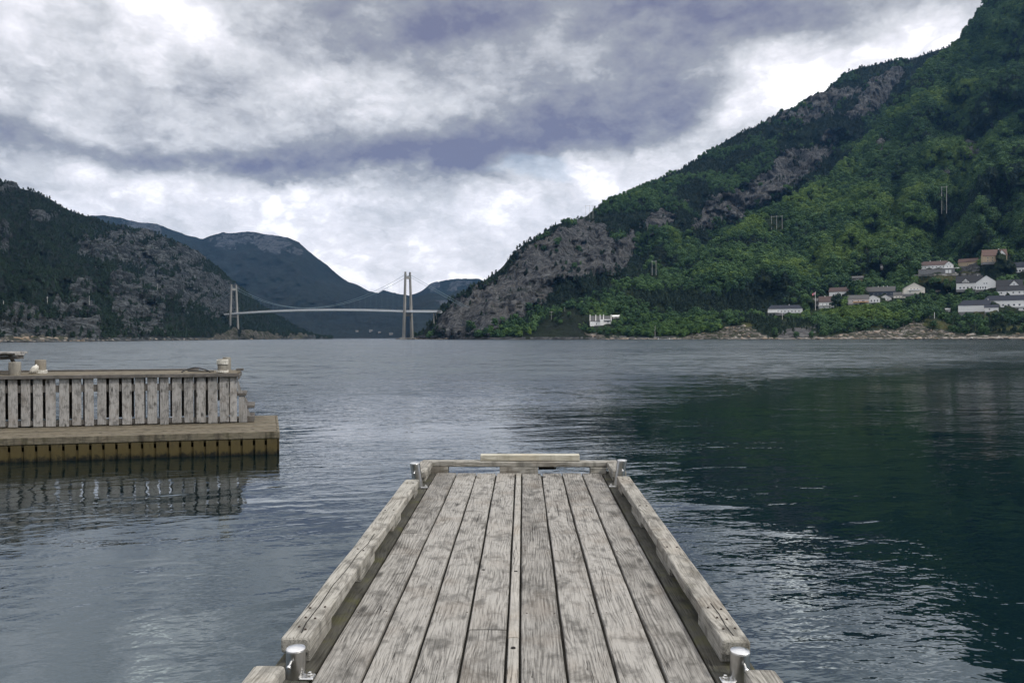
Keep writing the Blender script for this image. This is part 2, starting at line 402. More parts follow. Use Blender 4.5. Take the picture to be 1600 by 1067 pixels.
# ------------------------------------------------------------------ water
def water_material():
    m, t, b = newmat('fjord_water')
    pos = t.node('ShaderNodeNewGeometry').outputs['Position']
    x, y, z = t.sep(pos)
    b.inputs['Base Color'].default_value = (0.0012, 0.007, 0.009, 1)
    b.inputs['IOR'].default_value = 2.25
    b.inputs['Specular Tint'].default_value = (.74, .93, 1.0, 1)
    # wind-ruffled water offshore, calmer lee near the quay on the right
    edge = t.noise(t.comb(t.m('MULTIPLY', x, 0.022), t.m('MULTIPLY', y, 0.055), 0.0), 1.0, 4, 0.55, 0.4)
    lee = t.m('ADD', t.m('MULTIPLY_ADD', x, -0.5, y), t.m('MULTIPLY', t.m('SUBTRACT', edge, 0.5), 34.0))
    ruf = t.ramp(lee, 14.0, 62.0)
    band = t.noise(t.comb(t.m('MULTIPLY', x, 0.004), t.m('MULTIPLY', y, 0.018), 3.0), 1.0, 3, 0.5)
    ruf = t.m('MULTIPLY', ruf, t.ramp(band, 0.3, 0.6, 0.72, 1.0))
    # ripples: noise in metres, crests a little longer across the view
    def wv(sx, sy, det, off, rot=0.0, rough=0.5, dist=0.0):
        ca, sa = math.cos(rot), math.sin(rot)
        rx = t.m('ADD', t.m('MULTIPLY', x, ca * sx), t.m('MULTIPLY', y, sa * sx))
        ry = t.m('ADD', t.m('MULTIPLY', x, -sa * sy), t.m('MULTIPLY', y, ca * sy))
        return t.m('SUBTRACT', t.noise(t.comb(rx, ry, off), 1.0, det, rough, dist), 0.5)
    gust = t.ramp(t.noise(t.comb(t.m('MULTIPLY', x, .16), t.m('MULTIPLY', y, .22), 8.0), 1.0, 3), 0.34, 0.62, 0.3, 1.35)
    h_sw = t.m('MULTIPLY', wv(0.10, 0.26, 1, 0.0, 0.25), 0.045)
    h_l = t.m('MULTIPLY', wv(0.55, 1.1, 2, 4.0, 0.30, 0.5, 0.4), 0.028)
    h_m = t.m('MULTIPLY', t.m('MULTIPLY', wv(1.9, 3.8, 2, 9.0, 0.22, 0.5, 0.5), 0.0095), gust)
    h_s = t.m('MULTIPLY', t.m('MULTIPLY', wv(6.5, 11.0, 2, 2.0, 0.1), 0.0034), gust)
    calm = t.m('ADD', t.m('ADD', h_sw, h_l), t.m('ADD', h_m, h_s))
    r1 = t.m('MULTIPLY', wv(1.3, 2.0, 3, 21.0, 0.15, 0.6), 0.115)
    r2 = t.m('MULTIPLY', wv(5.0, 7.0, 2, 31.0, -0.1, 0.6), 0.022)
    h = t.m('ADD', calm, t.m('MULTIPLY', t.m('ADD', r1, r2), ruf))
    b.inputs['Roughness'].default_value = 0.03
    t.l.new(t.m('MULTIPLY_ADD', ruf, 0.05, 0.02), b.inputs['Roughness'])
    bn = t.node('ShaderNodeBump'); bn.inputs['Distance'].default_value = 1.0; t.l.new(h, bn.inputs['Height'])
    # offshore the ripples are far below a pixel: take their slopes straight from noise
    def sl(scx, scy, off, det=2):
        c = t.noise(t.comb(t.m('MULTIPLY', x, scx), t.m('MULTIPLY', y, scy), off), 1.0, det, 0.6, col=True)
        return t.vm('SUBTRACT', c, (.5, .5, .5))
    far = t.m('MULTIPLY', t.ramp(y, 9.0, 40.0), ruf)
    sA = t.vm('MULTIPLY', sl(1.1, 1.6, 5.0), (0.45, 0.85, 0)); sB = t.vm('MULTIPLY', sl(6.0, 8.0, 15.0), (0.35, 0.5, 0)); sC = t.vm('MULTIPLY', sl(.18, .3, 25.0), (0.25, 0.6, 0))
    S = t.vm('ADD', t.vm('ADD', sA, sB), t.vm('ADD', sC, (0, -WTILT, 0)))
    N = t.vm('NORMALIZE', t.vm('ADD', bn.outputs[0], t.vm('SCALE', S, scale=far)))
    t.l.new(N, b.inputs['Normal'])
    return m
WTILT = 0.19
M_water = water_material()
mb = MB()
mb.add([(-9000, -3000, 0), (9000, -3000, 0), (9000, 7000, 0), (-9000, 7000, 0)], [(0, 1, 2, 3)])
tag(mb.build('water', M_water), 'dark blue-grey rippled fjord water reflecting clouds and hillside', 'water', kind='structure')

# ------------------------------------------------------------------ foreground dock
DH = 1.70
dY = Vector(ray(817, 515)).normalized()
cX = Vector(camM @ Vector((1, 0, 0)))
dX = (cX - dY * cX.dot(dY)).normalized(); dZ = dX.cross(dY)
dR = Matrix((dX, dY, dZ)).transposed().to_4x4()
dock = empty('wooden_dock', label='weathered grey plank dock with raised edge beams and steel posts, reaching out into the fjord', cat='dock')
dR.translation = Vector((0, 0, CAMH)) - dZ * DH
dock.matrix_world = dR

def plank(mb, xa, xb, y0, y1, z1, th=0.045, seg=0.35, jit=0.0025, wr=None, crown=0.002):
    """a deck plank with slightly wandering edges and a softly rounded top"""
    n = max(2, int((y1 - y0) / seg)); off = (rng.uniform(0, 60), rng.uniform(0, 60), rng.uniform(0, 60))
    wr = rng.random() if wr is None else wr; prof = []; e = 0.006
    vs = []; wc = []
    s1, s2 = rng.randint(0, 999), rng.randint(0, 999)
    for i in range(n + 1):
        y = y0 + (y1 - y0) * i / n
        ja = float(fbm(y * 1.3, s1, 3)) * jit * 4; jb = float(fbm(y * 1.3, s2, 3)) * jit * 4
        zz = z1 + float(fbm(y * 0.9, s1 + s2, 2)) * 0.006
        a, b = xa + ja, xb + jb; mdl = (a + b) / 2
        row = [(a + .002, zz - th), (a, zz - e), (a + e * 0.7, zz), (a + .02, zz + crown * .5), (mdl, zz + crown), (b - .02, zz + crown * .5), (b - e * 0.7, zz), (b, zz - e), (b - .002, zz - th)]
        for X, Z in row: vs.append((X, y, Z)); wc.append((X - mdl + off[0], y + off[1], (Z - z1) + off[2]))
    k = 9; fs = []
    for i in range(n):
        for j in range(k - 1): fs.append((i * k + j, i * k + j + 1, (i + 1) * k + j + 1, (i + 1) * k + j))
    fs.append(tuple(range(k))); fs.append(tuple(n * k + j for j in range(k)))
    mb.add(vs, fs, wc, wr)

edges = [-1.0255, -.782, -.548, -.314, -.0862, -.0154, .2202, .4589, .696, .933]
END = 8.40
GAP = 0.0075
mb = MB(); strip = MB(); nails = MB(); holes = MB()
joints = {0: [5.9], 1: [1.4], 2: [7.1], 3: [4.0], 5: [1.1], 6: [9], 7: [6.84], 8: [2.2]}
bi = 0
for i in range(9):
    a, b = edges[i], edges[i + 1]
    if i == 4:
        ys = [0.3, 4.22, 5.68 if False else 5.70, END]
        ys = [-2.5, 3.90, 5.69, END]
        for j in range(3): plank(strip, a + GAP * .8, b - GAP * .8, ys[j] + .002, ys[j + 1] - .002, 0.001 + 0.002 * (j == 1), wr=[.45, .95, .5][j], jit=.001)
        continue
    ys = [-2.5] + [q for q in joints.get(i, []) if .3 < q < END] + [END + rng.uniform(-.01, .01)]
    for j in range(len(ys) - 1):
        plank(mb, a + GAP, b - GAP, ys[j] + .002, ys[j + 1] - .002, rng.uniform(-.002, .002), jit=.0035 if i == 6 else .0022)
    for yj in (0.9, 2.0, 3.12, 4.25, 5.45, 6.6, 7.8):
        for fx in (0.14, 0.86):
            if rng.random() < 0.9:
                xx = a + (b - a) * fx + rng.uniform(-.012, .012); yy = yj + rng.uniform(-.015, .015)
                nails.lathe([(.0048, 0.0008), (.0045, .0026), (.002, .003)], (xx, yy, 0), 8, False)
deck_o = mb.build('deck', M_deck, dock)
strip.build('centre_strip', M_strip, dock)
side = MB()
plank(side, -1.245, -1.0255 - GAP, -2.5, 8.55, -0.003, jit=.003)
plank(side, .933 + GAP, 1.155, -2.5, 8.55, -0.003, jit=.003)
side.build('edge_board', M_edgeboard, dock)
nails.build('nail_heads', M_nail, deck_o)
for hx, hy in (((806 - 817) / 380 * 1.7, 1888.9 / 380), ((802 - 817) / 501 * 1.7, 1888.9 / 501), ((755 - 817) / 378 * 1.7, 1888.9 / 378)):
    holes.lathe([(.0135, .0005), (.0125, .0050), (.002, .0052)], (hx, hy, 0), 12, False)
holes.build('bolt_hole', M_hole, deck_o)
# structure under the deck
mb = MB()
for yy in np.arange(-2.2, 8.5, 1.15): mb.box(-1.22, 1.13, yy - .05, yy + .05, -.20, -.05, 'x')
for xx in (-1.18, -.45, .30, 1.05): mb.box(xx - .05, xx + .05, -2.5, 8.38, -.36, -.205)
for e_ in edges: mb.box(e_ - .045, e_ + .045, -2.5, 8.36, -.085, -.0465)  # dark strips added below the plank gaps so they read black
mb.build('joists_and_gap_strips', M_under, dock)
mb = MB()
mb.box(-1.262, -1.247, -2.5, 8.5, -.30, -.012); mb.box(1.157, 1.172, -2.5, 8.5, -.30, -.012)
mb.box(-1.24, 1.15, 8.44, 8.50, -.30, -.05, 'x')
mb.build('fascia', M_edgeboard, dock)
for xx in (-1.05, .95):
    for yy in (1.5, 4.8, 8.1):
        p = MB(); p.tube((xx, yy, -3.2), (xx, yy, -.37), .12, .12, 14); p.build('pile', M_under, dock)

# raised kerb beams with spacer blocks
def beam(x0, x1, y0, y1, z0, z1, axis='y', mat=M_beam, name='kerb_beam', seg=0.30, bevel=0.012, seed=0):
    """a worn timber: chamfered section swept along its length with wandering edges"""
    mb = MB(); L = (y1 - y0) if axis == 'y' else (x1 - x0); n = max(2, int(L / seg)); off = rng.uniform(0, 80)
    vs = []; wc = []
    for i in range(-1, n + 2):
        tt = min(max(i, 0), n) / n; inset = bevel * .8 if (i < 0 or i > n) else 0.0
        al = (y0 if axis == 'y' else x0) + L * tt + (-bevel * .6 if i < 0 else bevel * .6 if i > n else 0)
        a, b = (x0, x1) if axis == 'y' else (y0, y1)
        j1 = float(fbm(al * 2.2, seed + 3, 3)) * .012; j2 = float(fbm(al * 2.2, seed + 9, 3)) * .012; jz = float(fbm(al * 1.5, seed + 5, 3)) * .008
        a, b = a + inset + j1, b - inset + j2; zl, zh = z0 + inset, z1 - inset + jz
        be = bevel * (1 + 0.8 * float(fbm(al * 3.1, seed + 1, 2)))
        sec = [(a + be, zl), (b - be, zl), (b, zl + be), (b, zh - be), (b - be * .3, zh - be * .3), (b - be, zh), ((a + b) / 2, zh + .001), (a + be, zh), (a + be * .3, zh - be * .3), (a, zh - be), (a, zl + be)]
        for u_, z_ in sec:
            vs.append((u_, al, z_) if axis == 'y' else (al, u_, z_)); wc.append((u_ - a + off, al + off, z_ - z0 + off * .3))
    k = 11; N = n + 3; fs = [(i * k + j, i * k + (j + 1) % k, (i + 1) * k + (j + 1) % k, (i + 1) * k + j) for i in range(N - 1) for j in range(k)]
    fs += [tuple(range(k)), tuple((N - 1) * k + j for j in range(k))]
    mb.add(vs, fs, wc, rng.random())
    return mb.build(name, mat, dock)
BT, BB = 0.138, 0.060
BL = (-1.225, -1.082); BR = (1.003, 1.143)
bl = beam(*BL, 3.57, 7.38, BB, BT, seed=1); br = beam(*BR, 3.57, 7.58, BB, BT, seed=5)
beam(-1.255, -1.105, -2.4, 3.265, BB, BT, seed=11, bevel=.02); beam(1.018, 1.165, -2.4, 3.26, BB, BT, seed=15, bevel=.02)
cl = beam(BL[0], BL[1] + .01, 7.80, 8.41, BB, BT, seed=21); crr = beam(BR[0] - .01, BR[1], 7.86, 8.41, BB, BT, seed=25)
cb = beam(-1.20, 1.12, 8.415, 8.545, BB + .008, BT - .004, 'x', seed=31)
tp = beam(-.503, .672, 8.44, 8.55, BT + .001, BT + .071, 'x', mat=M_pale, name='top_plank', seed=41, bevel=.006)
def blocks(par, x0, x1, spans, axis='y'):
    for s0, s1 in spans:
        mb = MB()
        if axis == 'y': mb.box(x0 + .010, x1 - .010, s0, s1, -.002, BB, 'y', bev=.005)
        else: mb.box(s0, s1, x0, x1, -.05, BB + .008, 'x', bev=.005)
        mb.build('spacer_block', M_beam, dock)
blocks(bl, *BL, [(3.60, 4.02), (4.75, 5.20), (5.95, 6.33), (7.12, 7.34)])
blocks(br, *BR, [(3.63, 4.10), (4.90, 5.40), (6.10, 6.62), (7.28, 7.54)])
blocks(cl, *BL, [(7.92, 8.38)]); blocks(crr, *BR, [(7.98, 8.38)])
blocks(cb, 8.405, 8.53, [(-1.13, -.89), (-.275, .18), (.80, .99)], 'x')
blocks(None, -1.25, -1.11, [(2.7, 3.2), (1.2, 1.7)]); blocks(None, 1.02, 1.16, [(2.7, 3.2), (1.2, 1.7)])
# screws and checks on the beams
for par, (x0, x1), ys in ((bl, BL, (3.68, 3.80, 3.95, 5.0, 6.1, 7.2)), (br, BR, (3.72, 3.84, 3.98, 5.1, 6.3, 7.4))):
    nb = MB()
    for yy in ys:
        for q in (.3, .72): nb.lathe([(.0065, .0), (.006, .0045), (.002, .0048)], (x0 + (x1 - x0) * q + rng.uniform(-.01, .01), yy + rng.uniform(-.02, .02), BT + .002), 8, False)
    nb.build('screw_heads', M_nail, par)
for par, pts in ((bl, [(-1.14, 3.62), (-1.155, 3.75), (-1.15, 4.0), (-1.16, 4.3), (-1.145, 4.6), (-1.15, 4.9), (-1.13, 5.15), (-1.135, 5.4)]), (br, [(1.075, 3.62), (1.07, 3.75), (1.078, 3.9), (1.072, 4.05)])):
    cm_ = MB()
    for (xa, ya), (xb, yb) in zip(pts[:-1], pts[1:]):
        cm_.add([(xa - .0022, ya, BT + .0035), (xa + .0022, ya, BT + .0035), (xb + .0022, yb, BT + .0035), (xb - .0022, yb, BT + .0035),
                 (xa - .0022, ya, BT - .01), (xa + .0022, ya, BT - .01), (xb + .0022, yb, BT - .01), (xb - .0022, yb, BT - .01)],
                [(0, 1, 2, 3), (0, 3, 7, 4), (1, 2, 6, 5)])
    cm_.build('split', M_hole, par)
# steel tube under the cross beam
mb = MB(); mb.tube((.19, 8.60, .035), (.40, 8.60, .035), .028, .028, 14); mb.build('rubber_bumper', M_black, dock)
mb = MB(); mb.tube((.385, 8.565, .045), (.41, 8.54, .05), .009, .009, 10); mb.build('bolt', M_steelcap, dock)

def steel_post(x, y, top, r, lean=0.0, side_=1):
    """mooring post: tube, domed cap, through-pin with ball ends, foot plate"""
    T = lambda a, b_, c: (x + a + math.tan(lean) * (c) * side_, y + b_, c)
    mb = MB(); mb.lathe([(r, -.45), (r, -.1), (r, .02), (r, top - .006), (r * .985, top)], n=28, T=T); po = mb.build('steel_post', M_steel, dock)
    mb = MB(); mb.lathe([(r * 1.0, top - .001), (r * 1.01, top + .003), (r * .93, top + .006), (r * .5, top + .011), (.001, top + .013)], n=28, smooth=False, T=T); mb.build('cap', M_steelcap, po)
    mb = MB(); zz = top * .70
    mb.tube(T(side_ * r * .15, -r * .97, zz), T(side_ * -r * .15 * -1, -r - .035, zz - .01), .006, .006, 10)
    c = T(side_ * r * .15, -r - .037, zz - .011)
    mb.lathe([(.002, -.011), (.009, -.006), (.011, 0), (.009, .006), (.002, .011)], c, 12); mb.build('pin', M_steelcap, po)
    mb = MB(); s = -side_
    mb.box(x + s * r * .6, x + s * (r + .05), y - .045, y + .01, .002, .012, 'x', bev=.003)
    mb.build('foot_plate', M_steelcap, po)
    mb = MB(); mb.lathe([(.014, 0), (.014, .012), (.009, .014), (.009, .022), (.002, .024)], (x + s * (r + .028), y - .022, .012), 6, False); mb.build('foot_bolt', M_steelcap, po)
steel_post(-1.113, 3.445, .137, .0465, 0.0, -1)
steel_post(1.053, 3.445, .140, .0465, 0.02, 1)
steel_post(-1.125, 7.62, .262, .053, R(8), -1)
steel_post(1.035, 7.70, .285, .053, R(8), 1)

# ------------------------------------------------------------------ jetty on the left
jo = Vector((*W(435, 709, float(water_Y(435, 709)))[:2], 0))
ja = Vector((.983, .1834, 0)); jc = Vector((-.326, .945, 0))
JT = lambda u, v, z: tuple(jo + ja * u + jc * v + Vector((0, 0, z)))
jetty = empty('wooden_jetty', label='weathered timber jetty with slatted upper wall and brown lower landing, left of the dock', cat='jetty')
Z1 = .50
mb = MB()          # landing planks run along the jetty
vv_ = 0.0
for k in range(24):
    mb.box(-9.5, -.02 - .02 * (k % 3 == 1), vv_ + .004, vv_ + .146, Z1 - .045, Z1 + rng.uniform(-.004, .003), 'x', JT, bev=.004); vv_ += .15
mb.build('landing_deck', M_jdeck, jetty)
mb = MB(); mb.box(-9.5, -.0, -.045, -.003, Z1 - .135, Z1 + .012, 'x', JT, bev=.006); mb.box(-.02, .03, -.05, 3.55, Z1 - .14, Z1 + .006, 'y', JT, bev=.006); mb.build('fascia_board', M_jdeck, jetty)
mb = MB(); k = 0; u = -.03
while u > -9.5:
    wd = .205 + rng.uniform(-.01, .012)
    mb.box(u - wd, u, -.028, -.004, -.6, Z1 - .14 + rng.uniform(-.004, 0), 'z', JT, bev=.003); u -= wd + .052
for v in np.arange(0.1, 3.5, .25): mb.box(.0, .022, v, v + .215, -.6, Z1 - .14, 'z', JT, bev=.003)
mb.build('tidal_planking', M_jlow, jetty)
mb = MB(); mb.box(-9.5, -.03, .0, .03, -.4, .21, 'x', JT); mb.box(-9.5, -.03, .0, .03, Z1 - .19, Z1 - .06, 'x', JT)
mb.box(-9.5, -.03, 1.0, 1.05, .0, .40, 'x', JT)
mb.build('waling', M_jlow, jetty)
mb = MB()
for u in np.arange(-9.2, 0, 1.3):
    for v in (.4, 3.3): mb.tube(JT(u, v, -3), JT(u, v, Z1 - .05), .11, .11, 12)
mb.build('piles', M_jlow, jetty)
# upper wall and upper deck
WV, ZT = 1.93, 1.66
mb = MB(); us = [-.955 - .155]
u = -.955; widths = []
k = 0
while u > -9.5:
    wd = (.150 if k == 0 else .205) + rng.uniform(-.012, .012)
    gap = .028 if k == 0 else .052 if k == 1 else .070 + rng.uniform(-.012, .012)
    tl = rng.uniform(-.006, .006); zb = Z1 + .03 + rng.uniform(-.02, .015)
    T2 = lambda a, b_, c, tl=tl, zb=zb: JT(a + tl * (c - zb), b_, c)
    mb.box(u - wd, u, WV - .026, WV, zb, ZT + rng.uniform(-.01, 0), 'z', T2, bev=.004)
    u -= wd + gap; k += 1
mb.build('wall_slats', M_jslat, jetty)
mb = MB()
mb.box(-9.5, -.97, WV + .004, WV + .05, 1.33, 1.50, 'x', JT); mb.box(-9.5, -.97, WV + .004, WV + .05, .55, .66, 'x', JT)
for u in np.arange(-9.4, -1, 1.25): mb.box(u - .06, u + .06, WV + .06, WV + .18, Z1, ZT, 'z', JT); mb.box(u - .06, u + .06, 3.6, 3.72, Z1, ZT, 'z', JT)
mb.box(-1.12, -.99, WV + .06, WV + .18, Z1, ZT, 'z', JT)
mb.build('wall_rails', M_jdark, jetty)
mb = MB(); u = -1.05; k = 0
while u > -9.5:
    if k not in (1, 3, 12, 13, 15, 20): mb.box(u - .24, u, 3.75, 3.775, Z1 + .02, ZT - .1, 'z', JT)
    u -= .285; k += 1
mb.build('rear_blocking_slats', M_jdark, jetty)  # slats added at the back to keep light out of the jetty
mb = MB(); vv_ = WV - .06
for k in range(13):
    mb.box(-9.5, -.93 + rng.uniform(-.02, .02), vv_ + .003, vv_ + .147, ZT + .035, ZT + .08 + rng.uniform(-.003, .004), 'x', JT, bev=.004); vv_ += .15
mb.build('upper_deck', M_jdeck, jetty)
mb = MB(); mb.box(-9.5, -.90, WV - .10, WV - .062, ZT - .005, ZT + .078, 'x', JT, bev=.005); mb.box(-.935, -.895, WV - .1, 3.9, ZT - .07, ZT + .03, 'y', JT, bev=.005)
mb.box(-7.2, -2.0, 3.75, 3.87, ZT + .085, ZT + .125, 'x', JT, bev=.004); mb.box(-1.02, -.83, 3.2, 3.32, ZT + .085, ZT + .14, 'x', JT, bev=.004)
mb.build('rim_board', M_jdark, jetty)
def at_jetty(px, v):   # u so that the point (u,v) on the jetty projects on photo column px
    lo, hi = -12., 2.
    for _ in range(40):
        md = (lo + hi) / 2
        if proj(np.array(JT(md, v, 1.7)))[0] < px: lo = md
        else: hi = md
    return md
def zat(px, py, u, v):
    P = JT(u, v, 0); return float(W(px, py, P[1])[2])
# timber bollards
for i, (pxa, pxb, py, v) in enumerate(((15, 31.5, 565.6, 2.16), (56, 71, 562, 2.9), (340.5, 355, 560.8, 2.1), (348.5, 360.5, 558.2, 3.3))):
    uc = at_jetty((pxa + pxb) / 2, v); Y_ = JT(uc, v, 0)[1]; r_ = (pxb - pxa) / 2 / F * Y_; top = zat((pxa + pxb) / 2, py, uc, v)
    mb = MB(); rr = [(r_ * .99, ZT - .6), (r_ * 1.0, ZT + .1), (r_ * 1.0, top - .02), (r_ * .93, top), (.01, top + .004)]
    mb.lathe(rr, (0, 0, 0), 18, True, T=lambda a, b_, c: tuple(Vector(JT(uc, v, 0)) + Vector((a, b_, c))))
    o = mb.build('bollard', M_post, jetty)
    if i in (1, 2):
        mb = MB(); C = Vector(JT(uc, v, 0))
        zs = (ZT + .09, ZT + .12, ZT + .15) if i == 1 else (ZT + .10, ZT + .13, top - .12, top - .09, top - .06, top - .03)
        for zz in zs:
            pts = [C + Vector((math.cos(q) * (r_ + .012), math.sin(q) * (r_ + .012), zz + .008 * math.sin(q * 3))) for q in np.linspace(0, 2 * math.pi, 19)]
            mb.path(pts, .014, 6)
        mb.build('rope_wrap', M_rope, o)
# stair down to the landing
def jx(px, v, z): return at_jetty(px, v)
for name, (pa, pb), (ya, yb), v0, v1 in (('stair_tread', (370.5, 384.5), (614, 618.5), 2.1, 3.1), ('stair_tread', (384, 397.5), (633, 637.5), 2.1, 3.1), ('stair_tread', (386, 397), (650, 661), 2.05, 3.0)):
    u0 = at_jetty(pa, v0); u1 = at_jetty(pb, v0); z1 = zat(pa, ya, u0, v0); z0 = zat(pa, yb, u0, v0)
    mb = MB(); mb.box(u0 - .03, u1, v0, v1, max(z0, Z1 + .004), z1, 'y', JT, bev=.01); mb.build(name, M_jdark, jetty)
u0, u1 = at_jetty(373, 2.0), at_jetty(386, 2.0)
mb = MB(); poly = [(u0, Z1 + .01), (u1, Z1 + .01), (u1 - .005, .93), (u1 - .05, 1.0), (u0 + .08, 1.12), (u0, 1.13)]
mb.prism(poly, 2.0, 2.04, 'y', JT); mb.prism([(a, b) for a, b in poly], 3.12, 3.16, 'y', JT)
mb.prism([(-.95, 1.60), (-.95, 1.35), (u1 - .05, Z1 + .02), (u1 + .12, Z1 + .02)], 2.12, 2.16, 'y', JT)
mb.build('stair_stringer', M_jslat, jetty)

# black hose lying on the upper deck
mb = MB(); ua, ub = at_jetty(284, 2.3), at_jetty(330, 2.3)
pts = [Vector(JT(ua + (ub - ua) * q, 2.3 + .25 * math.sin(q * 5), ZT + .10 + .10 * math.sin(math.pi * q) ** .7)) for q in np.linspace(0, 1, 20)]
mb.path(pts, .016, 7); pts = [Vector(JT(ua + (ub - ua) * (.1 + .95 * q), 2.8 + .2 * math.cos(q * 4), ZT + .10)) for q in np.linspace(0, 1, 16)]; mb.path(pts, .014, 7)
tag(mb.build('hose', M_black), 'thin black hose arching over the upper jetty deck beside the corner bollards', 'hose')

# white fender leaning on a bollard
uc = at_jetty(50.5, 2.75); C = Vector(JT(uc, 2.75, ZT + .08))
mb = MB(); mb.lathe([(.01, 0), (.075, .015), (.09, .06), (.085, .14), (.06, .19), (.02, .21), (.012, .235)], (0, 0, 0), 16, True, T=lambda a, b_, c: tuple(C + Vector((a * 1.0 + c * .45, b_, c))))
tag(mb.build('fender', M_rope), 'small whitish boat fender leaning against a bollard on the upper jetty deck', 'fender')

# picnic table whose end shows at the left edge
tY = 17.2; ex = float(W(27, 552, tY)[0]); tz = float(W(13, 549.5, tY)[2])
tb = empty('picnic_table', (ex - .9, tY, ZT + .08), .12, label='grey wooden picnic table on the upper jetty deck, cut by the left picture edge', cat='picnic table')
hgt = tz - (ZT + .08)
mb = MB()
for k in range(5): mb.box(-.95, .95 - .12 * (k == 4), -.40 + k * .16, -.40 + k * .16 + .15, hgt - .045, hgt, 'x', bev=.004)
mb.build('table_top', M_jslat, tb)
for sx in (-.62, .55):
    mb = MB(); mb.box(sx - .04, sx + .04, -.36, .36, hgt - .10, hgt - .05, 'y'); mb.box(sx - .04, sx + .04, -.75, .75, .36, .44, 'y')
    for sy in (-1, 1):
        mb.prism([(sy * .20, hgt - .06), (sy * .30, hgt - .06), (sy * .68, 0), (sy * .58, 0)], sx - .045 if sx > 0 else sx + .01, sx + .0 if sx > 0 else sx + .045, 'x')
    mb.build('leg_frame', M_jdark, tb)
mb = MB(); mb.prism([(.60, hgt - .06), (.72, hgt - .06), (.18, .40), (.10, .40)], -.03, .03, 'y'); mb.build('brace', M_jdark, tb)
for sy in (-1, 1):
    mb = MB()
    for k in range(2): mb.box(-.95, .62, sy * .62 + k * .13 - .12, sy * .62 + k * .13, .445, .485, 'x', bev=.004)
    mb.build('bench', M_jslat, tb)

# ------------------------------------------------------------------ hills
def inpoly_sd(px, py, poly):
    """signed distance to a polygon, positive inside"""
    P = np.array(poly, float); Q = np.roll(P, -1, 0); px = np.asarray(px, float); py = np.asarray(py, float)
    best = np.full(px.shape, 1e9); ins = np.zeros(px.shape, bool)
    for (x0, y0), (x1, y1) in zip(P, Q):
        ex, ey = x1 - x0, y1 - y0; L = ex * ex + ey * ey + 1e-9
        t = np.clip(((px - x0) * ex + (py - y0) * ey) / L, 0, 1)
        best = np.minimum(best, np.hypot(px - x0 - t * ex, py - y0 - t * ey))
        c = ((y0 > py) != (y1 > py)) & (px < ex * (py - y0) / (ey if ey else 1e-9) + x0); ins ^= c
    return np.where(ins, best, -best)
def sstep(x, a, b):
    t = np.clip((x - a) / (b - a), 0, 1); return t * t * (3 - 2 * t)
def interp(px, pts):
    pts = sorted(pts); return np.interp(px, [p[0] for p in pts], [p[1] for p in pts])
def smooth_interp(px, pts, wd):
    return sum(interp(px + k * wd, pts) for k in (-1, -.5, 0, .5, 1)) / 5


